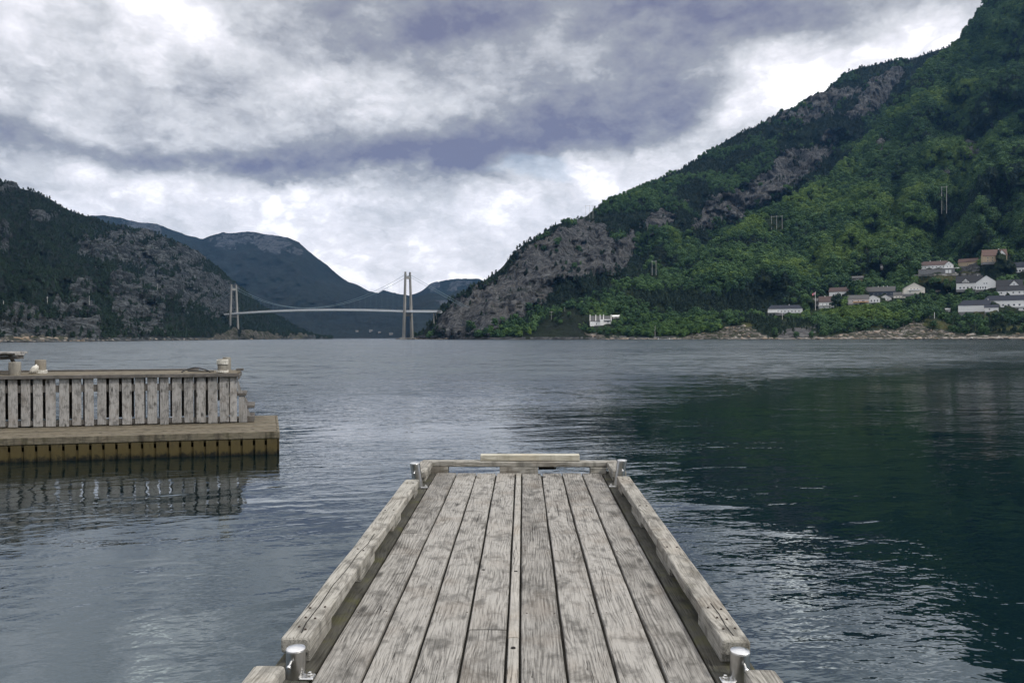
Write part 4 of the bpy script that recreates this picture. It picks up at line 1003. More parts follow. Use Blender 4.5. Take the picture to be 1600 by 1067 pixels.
# ------------------------------------------------------------------ houses
def add_house(label, pa, pb, yb, ye, yt, kind, wall, roof, d=8.0, yaw=0.0, wins=(), base=3.0, hill=None, frac=.25, chim=None, extra=None, name='house', cat='house', wrow=None, overhang=.55, basemat=None, group='houses of the hillside village'):
    hill = hill or near
    pc = (pa + pb) / 2; G = hill.at(pc, yb); Y = G[1]; s = Y / F
    P0 = W(pc, yb, Y); wpx = (pb - pa) * s; ya = abs(math.radians(yaw))
    w_ = (wpx - d * math.sin(ya)) / math.cos(ya) - overhang * .6; he = (yb - ye) * s; hr = (ye - yt) * s
    HOUSES.append((pa, pb, yb, ye, yt, Y, frac))
    az_ = -math.atan2(P0[0], P0[1])
    o = empty(name, P0, az_ + math.radians(yaw), label=label, cat=cat, group=group)
    hw = w_ / 2; ov = overhang
    # wall
    mb = MB()
    if kind == 'side':
        pent = [(0, 0), (d, 0), (d, he), (d / 2, he + hr * .97), (0, he)]
        mb.prism(pent, -hw, hw, 'x')
    elif kind == 'gable':
        mb.prism([(-hw, 0), (hw, 0), (hw, he), (0, he + hr * .97), (-hw, he)], 0, d, 'y')
    else: mb.box(-hw, hw, 0, d, 0, he, rnd=False)
    mb.build('wall', wall, o)
    mb = MB(); mb.box(-hw + .06, hw - .06, .06, d, -base, .0, rnd=False); mb.build('foundation', basemat or M_stonewall, o)
    # roof
    mb = MB(); th = .24
    if kind == 'side':
        k = hr / (d / 2); e = ov
        mb.prism([(-e, he - k * e), (d / 2, he + hr), (d + e, he - k * e), (d + e, he - k * e + th), (d / 2, he + hr + th), (-e, he - k * e + th)], -hw - e, hw + e, 'x')
    elif kind == 'gable':
        k = hr / hw; e = ov
        mb.prism([(-hw - e, he - k * e), (0, he + hr), (hw + e, he - k * e), (hw + e, he - k * e + th), (0, he + hr + th), (-hw - e, he - k * e + th)], -e, d + e, 'y')
    else:
        e = ov; rl = max(.3, hw - d / 2 * .9)
        vs = [(-hw - e, -e, he), (hw + e, -e, he), (hw + e, d + e, he), (-hw - e, d + e, he)]; vs += [(x, y, he + .2) for x, y, _ in vs]; vs += [(-rl, d / 2, he + hr), (rl, d / 2, he + hr)]
        mb.add(vs, [(3, 2, 1, 0), (0, 1, 5, 4), (1, 2, 6, 5), (2, 3, 7, 6), (3, 0, 4, 7), (4, 5, 9, 8), (5, 6, 9), (6, 7, 8, 9), (7, 4, 8)])
    rf = mb.build('roof', roof, o)
    if chim is not None:
        for cx in (chim if isinstance(chim, (list, tuple)) else [chim]):
            c = MB(); x = -hw + cx * w_; zt = he + hr + 1.0
            c.box(x - .35, x + .35, d / 2 - .35, d / 2 + .35, he + hr * .5, zt, rnd=False); c.box(x - .42, x + .42, d / 2 - .42, d / 2 + .42, zt, zt + .1, rnd=False); c.build('chimney', M_white, rf)
    for wn_ in wins:
        fx, fz, ww, wh = wn_[:4]; face = wn_[4] if len(wn_) > 4 else 'f'
        if face == 'f':
            x = -hw + fx * w_; fr = MB(); fr.box(x - ww / 2 - .1, x + ww / 2 + .1, -.05, .0, fz - .1, fz + wh + .1, rnd=False); f_ = fr.build('window', M_white, o)
            g = MB(); g.box(x - ww / 2, x + ww / 2, -.075, -.052, fz, fz + wh, rnd=False); g.build('pane', M_glass, f_)
        else:
            sg = 1 if face == 'r' else -1; y = fx * d; fr = MB(); fr.box(sg * hw, sg * (hw + .05), y - ww / 2 - .1, y + ww / 2 + .1, fz - .1, fz + wh + .1, rnd=False); f_ = fr.build('window', M_white, o)
            g = MB(); g.box(sg * (hw + .052), sg * (hw + .075), y - ww / 2, y + ww / 2, fz, fz + wh, rnd=False); g.build('pane', M_glass, f_)
    if extra: extra(o, hw, he, hr, d, w_)
    return o

def balcony(x0, x1, z, depth=1.8, mat=M_white, posts=True, solid=False, x_frac=True):
    def f(o, hw, he, hr, d, w_):
        a, b = -hw + x0 * w_, -hw + x1 * w_
        mb = MB(); mb.box(a, b, -depth, -.01, z - .18, z, rnd=False); ba = mb.build('balcony', mat, o)
        mb = MB()
        if solid: mb.box(a, b, -depth, -depth + .06, z, z + .95, rnd=False)
        else:
            mb.box(a, b, -depth, -depth + .07, z + .9, z + 1.0, rnd=False); mb.box(a, b, -depth + .01, -depth + .05, z + .4, z + .46, rnd=False)
            for x in np.arange(a, b, .5): mb.box(x, x + .07, -depth + .01, -depth + .06, z, z + .9, rnd=False)
        mb.build('railing', mat, ba)
        if posts:
            mb = MB()
            for x in np.linspace(a + .1, b - .2, 4): mb.box(x, x + .14, -depth + .05, -depth + .19, -3.5, z - .18, rnd=False)
            mb.build('balcony_posts', mat, ba)
    return f
def many(*fs):
    def f(*a):
        for q in fs: q(*a)
    return f
def door(xf, z=0.0, mat=M_navy):
    def f(o, hw, he, hr, d, w_):
        x = -hw + xf * w_; mb = MB(); mb.box(x - .5, x + .5, -.05, 0, z, z + 2.1, rnd=False); mb.box(x - .6, x + .6, -.03, 0.0, z + 2.1, z + 2.2, rnd=False); mb.build('door', mat, o)
    return f
def dormer(xf, wd, zf, ht, roofm=M_rdark, nwin=2):
    """front cross gable with its own little roof"""
    def f(o, hw, he, hr, d, w_):
        x = -hw + xf * w_; h2 = wd / 2; z0 = he - .3; 
        mb = MB(); mb.prism([(x - h2, z0), (x + h2, z0), (x + h2, z0 + .2), (x, z0 + ht), (x - h2, z0 + .2)], -.25, d / 2, 'y'); g = mb.build('cross_gable', M_white, o)
        k = (ht - .2) / h2; e = .45; mb = MB(); mb.prism([(x - h2 - e, z0 + .2 - k * e), (x, z0 + ht), (x + h2 + e, z0 + .2 - k * e), (x + h2 + e, z0 + .45 - k * e), (x, z0 + ht + .25), (x - h2 - e, z0 + .45 - k * e)], -.7, d / 2, 'y'); mb.build('gable_roof', roofm, g)
        mb = MB()
        for k in range(nwin): xx = x + (k - (nwin - 1) / 2) * 1.5; mb.box(xx - .55, xx + .55, -.29, -.25, z0 + .7, z0 + 1.9, rnd=False)
        mb.build('gable_windows', M_glass, g)
    return f
def wrow(n, z, w_=1.2, h=1.2, a=.1, b=.9): return [(a + (b - a) * (i + .5) / n, z, w_, h) for i in range(n)]

add_house('white bungalow with a dark blue hipped roof, lowest and leftmost of the village', 1201, 1252, 489, 482.5, 476.5, 'hip', M_white, M_rnavy, 9, wins=wrow(7, 1.3, 1.3, 1.3, .25, .95), chim=.62, extra=balcony(0, .34, .7, 1.6, solid=True, posts=False), frac=.3)
add_house('small white house with rust-brown roof and balcony, right of the flagpole', 1280.5, 1303, 482, 471, 463, 'side', M_white, M_rbrown, 7, yaw=6, wins=wrow(3, 4.4, 1.2, 1.3) + wrow(2, 1.0, 1.2, 1.3), extra=balcony(-.08, .95, 3.6, 1.6, solid=True, posts=True), chim=.4, frac=.3)
add_house('white two-storey house with brown roof and dark window band, behind the round dark tree', 1295.5, 1331, 466, 455, 449, 'side', M_white, M_rbrown, 8, yaw=-14, wins=wrow(4, 4.0, 1.7, 1.3) + wrow(3, 1.2, 1.4, 1.2), frac=.45)
add_house('dark blue wooden house with long grey roof and white chimneys', 1352, 1396, 462, 455, 448, 'side', M_navy, M_rgrey, 9, yaw=-6, wins=wrow(6, 1.6, .8, 1.2, .1, .95), chim=[.45, .62, .75], frac=.45)
add_house('grey-pink house with oiled wood balcony below the dark blue house', 1326, 1356, 475, 466.5, 461, 'side', M_pink, M_rgrey, 8, wins=wrow(3, 3.0, 1.2, 1.3), extra=many(balcony(.25, 1.0, 1.9, 2.0, M_orangewood, solid=True), door(.7, 2.0)), frac=.3)
add_house('white gabled house with four tall sunroom windows, in front of the dark blue house', 1354, 1374, 473, 466, 461, 'gable', M_white, M_rgrey, 9, wins=wrow(4, 1.2, 1.0, 2.4, .06, .94), frac=.3)
add_house('small white gabled annex just right of the sunroom house', 1374, 1393, 470, 465.5, 460.5, 'gable', M_white, M_rgrey, 9, yaw=10, wins=wrow(2, 1.0, 1.1, 1.2), frac=.4)
add_house('low cream house with small terrace, left of the large yellow-white gabled house', 1397, 1414, 466, 461, 456.5, 'side', M_cream, M_rgrey, 6, wins=wrow(3, 1.0, 1.0, 1.2), extra=balcony(0, 1, .5, 2, posts=False), frac=.3)
add_house('cream gabled house half hidden by trees, with a pale balcony under its gable', 1413, 1444, 459, 450, 441.5, 'gable', M_cream, M_rgrey, 9, yaw=8, wins=[(.35, 5.2, 1.1, 1.2), (.5, 5.2, 1.1, 1.2), (.65, 5.2, 1.1, 1.2), (.3, 1.6, 1.3, 1.3)], extra=balcony(.22, .78, 4.4, 1.4, solid=True, posts=False), frac=.35)
add_house('pale bungalow with broad grey hipped roof left of the big two-gabled white house', 1464, 1496, 459, 453, 446.5, 'hip', M_cream, M_rgrey, 9, wins=wrow(3, 1.3, 1.3, 1.3), frac=.4)
add_house('big white house with dark roof, white chimney and cross gable amid the village', 1497, 1532, 452, 441, 430.5, 'side', M_white, M_rdark, 9, wins=wrow(6, 1.0, 1.5, 2.0, .08, .95), chim=.82, extra=dormer(.36, 8.2, 0, 4.6, nwin=3), frac=.25)
add_house('tall white gabled wing with tall dark windows, joined to the big white house', 1527, 1555, 452.5, 441, 430, 'gable', M_white, M_rdark, 10, wins=[(.40, 6.6, 1.0, 1.2), (.52, 6.6, 1.0, 1.2)] + wrow(4, 1.0, 1.1, 2.6, .05, .52), extra=balcony(.0, 1.0, .2, 1.2, posts=True), frac=.25)
add_house('long white house with dark brown roof over a grey stone basement with garage doors', 1441.5, 1477, 420, 414, 408, 'side', M_white, M_rbrown, 9, wins=wrow(6, 1.6, 1.2, 1.2, .1, .95), chim=[.35, .75], base=9, frac=.1)
add_house('white gable end wing with garage below, right part of the long brown-roofed house', 1476, 1489, 420, 414, 408, 'gable', M_white, M_rbrown, 9, wins=[(.35, 2.4, 1.0, 1.1), (.65, 2.4, 1.0, 1.1), (.5, 5.6, .9, .9)], base=9, frac=.1, extra=many(balcony(-.1, 1.6, 0.1, 2, posts=False, solid=True)))
add_house('small tan house with rust-red roof near the top of the village', 1498, 1526, 415.5, 409, 404, 'side', M_tan, M_rred, 8, yaw=-14, wins=[(.5, 1.4, 1.1, 1.2), (.75, 1.4, 1.1, 1.2)], frac=.2)
add_house('large tan house with rust-red roof and tall gables, highest in the village', 1537.5, 1572, 409, 399, 389.5, 'side', M_tan, M_rred, 11, yaw=12, wins=wrow(4, 4.2, 1.0, 1.3) + wrow(4, 1.0, 1.0, 1.3), chim=.7, extra=dormer(.78, 9, 0, 6.5, M_rred), frac=.3)
add_house('white house with glazed veranda on tall white posts at the right picture edge', 1569, 1618, 426, 418, 409, 'hip', M_white, M_rnavy, 12, wins=wrow(11, 1.0, 2.2, 2.4, .03, .97), extra=balcony(-.06, 1.0, .3, 3.0), frac=.1, base=7)
add_house('white house with dark grey roof and pointed gable, behind the wide navy-roofed house', 1560, 1594, 451, 446, 437, 'side', M_white, M_rdark, 9, wins=wrow(3, .8, 1.0, 1.2), extra=dormer(.68, 9, 0, 5.6, nwin=1), frac=.2)
add_house('lower white house with dark grey roof and three small windows, above the navy roof', 1561, 1596, 461, 453.5, 447, 'side', M_white, M_rdark, 7, wins=wrow(4, 1.8, 1.3, 1.6, .05, .95), frac=.1)
add_house('wide white two-storey house with blue-black roof and rows of dark windows at the right edge', 1545, 1640, 485.5, 469, 460.5, 'hip', M_white, M_rnavy, 10, wins=wrow(13, 5.5, 1.7, 1.8, .02, .99) + wrow(9, 1.0, 1.9, 1.7, .18, .95), extra=balcony(.1, 1.0, 4.0, 1.6, M_white, posts=True, solid=True), chim=.3, frac=.2)
add_house('windowless white low house with blue-black hipped roof on a grey basement, nearest the shore', 1501, 1548, 487, 477, 468.5, 'hip', M_white, M_rnavy, 10, base=5, chim=.85, frac=.15, extra=door(.95, .3))
add_house('small white side wing with one dark window, right of the windowless white house', 1540, 1558.5, 487, 480, 476.5, 'side', M_white, M_rnavy, 7, wins=[(.35, 1.9, 1.2, 1.3)], frac=.15)
add_house('small dark red cabin with a white end wall, alone on the upper slope', 1356, 1376, 420, 415.5, 412.5, 'side', M_redwall, M_rgrey, 6, yaw=0, wins=[(.55, 1.0, 1.2, 1.0)], extra=lambda o, hw, he, hr, d, w_: (lambda mb: (mb.box(-hw - .05, -hw + 4.2, -.04, -.002, 0, he, rnd=False), mb.build('white_end_wall', M_white, o)))(MB()), frac=.3, cat='cabin')
add_house('tiny pale lean-to shed below the red cabin', 1376, 1383, 418, 415, 413, 'side', M_cream, M_rgrey, 4, frac=.3, cat='shed', name='shed', wins=[(.5, .8, .9, .8)])
add_house('low shed with long pale roof in the clearing of the upper slope', 1332, 1348, 437, 434, 431.5, 'side', M_jdark, M_rgrey, 5, frac=.3, cat='shed', name='shed', wins=[(.5, .5, 2.2, 1.2)])
add_house('small brown cabin with grey roof, half hidden in trees left of the flagpole', 1264, 1281, 475, 470, 466, 'side', M_jdark, M_rgrey, 6, wins=[(.5, 1.0, 1.1, 1.0)], frac=.6, cat='cabin')
add_house('small white shed at the edge of the shore thicket below the village', 1477.5, 1484.5, 487, 483, 482, 'side', M_white, M_rail, 4, frac=.1, cat='shed', name='shed', wins=[(.5, .8, .7, .8)])
# the white manor by the water, left
def manor_extra(o, hw, he, hr, d, w_):
    mb = MB()
    for x in (-hw - .15, -hw * .46, -hw * .05, hw * .28, hw + .0):
        mb.prism([(-.35, 0), (d + .3, 0), (d + .3, he + .5), (d / 2, he + hr + .6), (-.35, he + .5)], x - .3, x + .3, 'x'); mb.box(x - .5, x + .5, d * .42, d * .58, he + hr, he + hr + 1.8, rnd=False)
    mb.build('gable_parapets', M_white, o)
    mb = MB(); mb.box(-hw * .05, hw * .28, -2.2, 0, 0, he * 1.35, rnd=False); mb.box(-hw * 1.0, -hw * .6, -2.5, 0, -1.0, he * .6, rnd=False); mb.build('bay', M_white, o)
    mb = MB(); mb.box(hw * .35, hw * .92, -1.0, -.2, he + .9, he + 2.0, rnd=False); mb.build('dormer_wall', M_white, o)
add_house('rambling white villa with grey roofs and white chimney gables, standing alone above the shore rocks', 922, 955, 508.5, 501.5, 493.5, 'side', M_white, M_rgrey, 9, wins=[(.12, 1.2, 1.2, 2.4), (.30, 1.0, 1.0, 2.2), (.55, 2.8, 1.5, 1.8), (.62, 2.8, 1.0, 1.8), (.85, 3.4, 1.6, 1.5)], extra=manor_extra, frac=.15)
add_house('flat white-roofed outbuilding right behind the white villa', 957, 968, 497, 494.5, 492.5, 'side', M_cream, M_white, 6, wins=[(.5, .5, 3, .8)], frac=.2, cat='shed', name='shed')
add_house('dark low cabin with pale roof edge among the trees left of the white villa', 881, 905, 503.5, 499.5, 497, 'side', M_jdark, M_rgrey, 6, wins=[(.38, .8, 1.6, 1.8)], extra=balcony(.0, .3, .2, 2, posts=False), frac=.2, cat='cabin')
def boat_doors(o, hw, he, hr, d, w_):
    mb = MB(); mb.box(hw * .55, hw * .85, -.06, 0, .0, he * .7, rnd=False); mb.build('door', M_rope, o)
add_house('green boathouse at the water edge below the rocks', 842.5, 859.5, 526.5, 524, 519.5, 'side', M_green, M_green, 7, extra=boat_doors, frac=.05, name='boathouse', cat='boathouse', base=1.0)
for pa, pb, yb, ye, yt, lab in ((555.5, 560, 519, 517.6, 516, 'tiny white far-off house, leftmost of the hamlet behind the bridge'), (577, 582, 518, 516.7, 515.2, 'tiny white far-off house in the middle of the hamlet under the bridge deck'), (591, 595, 520.5, 519.2, 518, 'tiny pale far-off house just right of the hamlet centre'), (608, 614, 523, 521.7, 520, 'tiny white far-off house low beside the left leg of the right bridge tower'),
                              (650.5, 656, 512, 510.8, 509.4, 'tiny pale far-off house right of the right bridge tower'), (664, 668.5, 514.6, 513.5, 512.3, 'tiny grey far-off house near the approach pier')):
    add_house(lab, pa, pb, yb, ye, yt, 'side', M_conc, M_rgrey, 8, hill=farL, wins=[(.3, 1, 1.3, 1.1), (.7, 1, 1.3, 1.1)], group='far-off hamlet houses')

# garage wall and road under the long brown-roofed house
g0 = near.at(1465, 424); s = g0[1] / F
t_ = empty('retaining_wall', W(1466, 427.5, g0[1] - 2), -math.atan2(g0[0], g0[1]), label='grey stone basement and garage wall under the long brown-roofed house', cat='wall')
mb = MB(); mb.box(-27 * s, 22 * s, 0, 1.5, -.5, 7.2 * s, rnd=False); mb.build('stone_face', M_stonewall, t_)
for x in (9.5, 13.8):
    mb = MB(); mb.box(x * s, (x + 3.6) * s, -.06, 0, .1, 5.0 * s, rnd=False); mb.build('garage_door', M_white, t_)
mb = MB(); mb.box(-27 * s, 25 * s, -.25, 1.6, 7.2 * s + .01, 7.2 * s + .35, rnd=False); mb.build('coping', M_conc, t_)
HOUSES.append((1437, 1496, 428, 419, 407, g0[1] - 2, .1))
t_ = empty('road', (0, 0, 0)); tag(t_, 'narrow grey road below the long brown-roofed house', 'road', kind='structure')
mb = MB()
for a in range(1400, 1530, 4):
    def pt(q, up): Y_ = near.at(q, 430)[1] - 3; P_ = W(q, 430.2 - (q - 1400) * .02, Y_); return (P_[0], P_[1] + (4 if up else 0), P_[2] + (1.0 if up else 0))
    mb.add([pt(a, 0), pt(a + 4, 0), pt(a + 4, 1), pt(a, 1)], [(0, 1, 2, 3)])
mb.build('road_surface', M_asph, t_); mb = MB()
for a in range(1400, 1530, 4):
    p, q = Vector(pt(a, 0)), Vector(pt(a + 4, 0)); mb.add([p - Vector((0, .1, 2.0)), q - Vector((0, .1, 2.0)), q - Vector((0, .1, -.3)), p - Vector((0, .1, -.3))], [(0, 1, 2, 3)])
mb.build('road_edge_wall', M_conc, t_)
HOUSES.append((1400, 1530, 431, 428, 426, near.at(1465, 430)[1] - 4, .3))

# car beside the garage
cg = W(1491.5, 427, g0[1] - 5); car = empty('parked_car', cg, .2, label='white car parked in front of the garage of the long brown-roofed house', cat='car')
mb = MB(); mb.prism([(-2.2, .35), (2.2, .35), (2.25, .8), (1.5, .95), (.9, 1.45), (-1.2, 1.45), (-1.9, .95), (-2.25, .85)], -.85, .85, 'y'); mb.build('body', M_white, car)
mb = MB(); mb.prism([(1.38, .98), (.84, 1.40), (-1.12, 1.40), (-1.75, .98)], -.87, .87, 'y'); mb.build('windows', M_glass, car)
for x in (-1.4, 1.4):
    for y in (-.8, .8): mb = MB(); mb.tube((x, y - .1, .33), (x, y + .1, .33), .33, .33, 12); mb.build('wheel', M_black, car)

# flagpole with flag
P = near.at(1274, 484); fp = empty('flagpole', W(1274, 485, P[1] - 6), label='white flagpole with a hanging red flag left of the small brown-roofed house', cat='flagpole')
s = P[1] / F; h = 28.5 * s
mb = MB(); mb.tube((0, 0, -1), (0, 0, h), .28, .16, 10); mb.lathe([(.05, h), (.3, h + .15), (.3, h + .35), (.05, h + .5)], n=10); mb.build('pole', M_white, fp)
def flag_mesh(y_off, x0, x1, z0, z1, mat, nm, par):
    mb = MB(); n = 8; vs = []
    for i in range(n + 1):
        q = i / n; x = -.25 - (x0 + (x1 - x0) * q) * 1.0; dr = (x0 + (x1 - x0) * q) * .45
        for z in (z0, z1): vs += [(x, math.sin(x * 1.6) * .35 + y_off - .02, h - .4 - z - dr), (x, math.sin(x * 1.6) * .35 + .02 - y_off, h - .4 - z - dr)]
    fs = []
    for i in range(n): a = i * 4; fs += [(a, a + 4, a + 6, a + 2), (a + 1, a + 3, a + 7, a + 5), (a, a + 1, a + 5, a + 4), (a + 2, a + 6, a + 7, a + 3)]
    fs += [(0, 2, 3, 1), (n * 4, n * 4 + 1, n * 4 + 3, n * 4 + 2)]
    mb.add(vs, fs); return mb.build(nm, mat, par)
fl = flag_mesh(0, 0, 3.6, 0, 2.7, M_red, 'flag', fp)
flag_mesh(-.03, 1.0, 1.7, 0, 2.7, M_white, 'cross', fl); flag_mesh(-.03, 0, 3.6, 1.0, 1.7, M_white, 'cross', fl); flag_mesh(-.05, 1.2, 1.5, 0, 2.7, M_bluec, 'cross', fl); flag_mesh(-.05, 0, 3.6, 1.2, 1.5, M_bluec, 'cross', fl)
HOUSES.append((1268, 1280, 485, 475, 456, P[1], .05))

# power line masts
def mast(label, hill, poles, yb, yt, arm=True, r_=.22, group='power line masts on the hillsides', mat=M_pole, name='power_mast', cat='power mast', dY=-4, ov=.8):
    c = sum(poles) / len(poles); P = hill.at(c, yb); Y_ = P[1] + dY; s = Y_ / F; b0 = W(c, yb, Y_); hh = (yb - yt) * s
    o = empty(name, b0, -math.atan2(b0[0], b0[1]), label=label, cat=cat, group=group)
    for q in poles:
        x = (q - c) * s; mb = MB(); mb.tube((x, 0, -6), (x, 0, hh), r_, r_ * .75, 8); mb.build('pole', mat, o)
    if arm:
        x0, x1 = (poles[0] - c) * s - ov * s * 1.5, (poles[-1] - c) * s + ov * s * 1.5
        mb = MB(); mb.box(x0, x1, -.15, .15, hh - 1.6, hh - 1.25, 'x'); mb.build('crossarm', mat, o)
        for q in np.linspace(x0 + .3, x1 - .3, 3): mb = MB(); mb.tube((q, 0, hh - 1.65), (q, 0, hh - 2.8), .10, .10, 6); mb.build('insulator', M_glass, o)
    HOUSES.append((min(poles) - 2, max(poles) + 2, yb, yb - 3, yt, Y_, .15)); return o
mast('two-legged power mast highest on the green slope above the village', near, (1472, 1478.5), 328, 291, r_=.3)
mast('three-legged power mast in the middle of the green slope', near, (1206, 1213.5, 1221.5), 357, 337, r_=.26)
mast('small two-legged power mast at the foot of the dark mountain', near, (1019, 1025), 424, 407, r_=.25)
mast('thin three-legged power mast standing on the skyline of the cliff mountain', cliff, (915.3, 921.5, 926.5), 341, 320.5, r_=.28, dY=0)
mast('single pole between the cabin and the green boathouse', near, (861.5,), 507, 486, r_=.2, arm=True, name='utility_pole', cat='pole', group='wooden poles along the shore', ov=2)
mast('pole with a lamp-like top above the dark cabin left of the villa', near, (882.5,), 499, 479, r_=.18, arm=False, name='utility_pole', cat='pole', group='wooden poles along the shore')
mast('pole in front of the dark low cabin', near, (894.5,), 510, 497, r_=.2, arm=False, name='utility_pole', cat='pole', group='wooden poles along the shore')
mast('pole at the waterside wood left of the pale rock slab', near, (1023.5,), 526, 509, r_=.2, arm=False, name='utility_pole', cat='pole', group='wooden poles along the shore')
mast('yellowish pole in the trees right below the white bungalow', near, (1222.5,), 498, 485, r_=.22, arm=False, name='utility_pole', cat='pole', group='wooden poles along the shore', mat=M_cream)
mast('slim white pole left of the small white shed at the shore thicket', near, (1460,), 497, 488, r_=.28, arm=False, name='utility_pole', cat='pole', group='wooden poles along the shore', mat=M_white)
for q, yb, yt, lab in ((5.5, 482, 470, 'pole highest at the left picture edge above the coast road'), (74, 479, 463, 'pole with a forked top above the coast road'), (139.5, 475, 462, 'pole below the pale crag above the coast road'), (246, 452, 443, 'short pole on the grey ledges high on the left mountain')):
    mast(lab, left, (q,), yb, yt, r_=.25, arm=(q == 74), name='utility_pole', cat='pole', group='poles on the left mountain', dY=-2)

# coast road with its guard rail on the left shore
rd = empty('coast_road'); tag(rd, 'coast road cut into the left mountainside above the shore', 'road', kind='structure')
mb = MB(); rl = MB(); wl = MB(); prev = None
for q in range(-120, 158, 3):
    yy = 502.5 - max(0, q) * .031 + (2 if q < 0 else 0) * 0; Y_ = float(interp(np.array(q + 0.), [(-120, 560), (0, 640), (158, 850)])) ; a = Vector(W(q, yy, Y_))
    if prev is not None:
        p = prev; off = Vector((0, 9, 0)); mb.add([p, a, a + off, p + off], [(0, 1, 2, 3)])
        up = Vector((0, 0, .75)); up2 = Vector((0, 0, .42)); rl.add([p + up2, a + up2, a + up, p + up, p + up2 + Vector((0, .08, 0)), a + up2 + Vector((0, .08, 0)), a + up + Vector((0, .08, 0)), p + up + Vector((0, .08, 0))], [(0, 1, 2, 3), (7, 6, 5, 4), (3, 2, 6, 7)])
        rl.box(a.x - .06, a.x + .06, a.y + .02, a.y + .14, a.z - .2, a.z + .6)
        dn = Vector((0, 0, -3)); wl.add([p, a, a + dn, p + dn], [(0, 1, 2, 3)])
    prev = a
mb.build('road_surface', M_asph, rd); wl.build('road_bank', M_stonewall, rd)
tag(rl.build('guard_rail', M_rail), 'thin grey guard rail along the coast road on the left shore', 'guard rail')

# boat, float and jetty things across the fjord
def boat(px, py, Lm, label):
    Y_ = float(water_Y(px, py)) ; Y_ = min(Y_, float(interp(np.array(px + 0.), [(1000, 810), (1600, 612)]))); x = ray(px, py)[0] * Y_
    o = empty('motor_boat', (x, Y_, 0), .1, label=label, cat='boat'); L2 = Lm / 2
    prof = [(-1, .75, .9), (-.5, .95, .95), (.2, .95, 1.05), (.7, .6, 1.2), (1, .04, 1.35)]; vs = []
    for t_, b_, z_ in prof: vs += [(t_ * L2, -b_, z_), (t_ * L2, b_, z_), (t_ * L2, b_ * .55, -.15), (t_ * L2, -b_ * .55, -.15)]
    fs = [(i * 4 + j, i * 4 + (j + 1) % 4, i * 4 + 4 + (j + 1) % 4, i * 4 + 4 + j) for i in range(4) for j in range(4)] + [(0, 1, 2, 3), (16, 17, 18, 19)]
    mb = MB(); mb.add(vs, fs); mb.build('hull', M_white, o)
    mb = MB(); mb.prism([(-.3 * L2, 1.0), (.25 * L2, 1.0), (.1 * L2, 1.7), (-.3 * L2, 1.7)], -.6, .6, 'y'); mb.build('cabin', M_white, o)
    mb = MB(); mb.prism([(.26 * L2, 1.15), (.29 * L2, 1.15), (.16 * L2, 1.62), (.12 * L2, 1.62)], -.5, .5, 'y'); mb.build('windscreen', M_glass, o)
    mb = MB(); mb.box(-L2 - .35, -L2, -.2, .2, .1, 1.3); mb.build('outboard_motor', M_black, o)
boat(1518, 529.6, 8.0, 'white motor boat moored against the shore rocks below the village')
boat(1503.5, 529.8, 4.0, 'very small white dinghy moored left of the white motor boat')
Yf = 795.; x0, x1 = ray(1028, 528)[0] * Yf, ray(1056, 528)[0] * Yf
fd = empty('floating_pier', ((x0 + x1) / 2, Yf, 0), label='low dark floating pier with pale top at the foot of the rock slab', cat='pier'); hw = (x1 - x0) / 2
mb = MB(); mb.box(-hw, hw, -1.2, 1.2, -.3, .45, 'x'); mb.build('float', M_black, fd); mb = MB(); mb.box(-hw, hw, -1.3, 1.3, .455, .6, 'x'); mb.build('deck', M_rail, fd)
for q in (-.95, .3, .9): mb = MB(); mb.box(hw * q - .4, hw * q + .4, -.5, .3, .61, 1.5, 'z', bev=.1); mb.build('locker', M_white, fd)

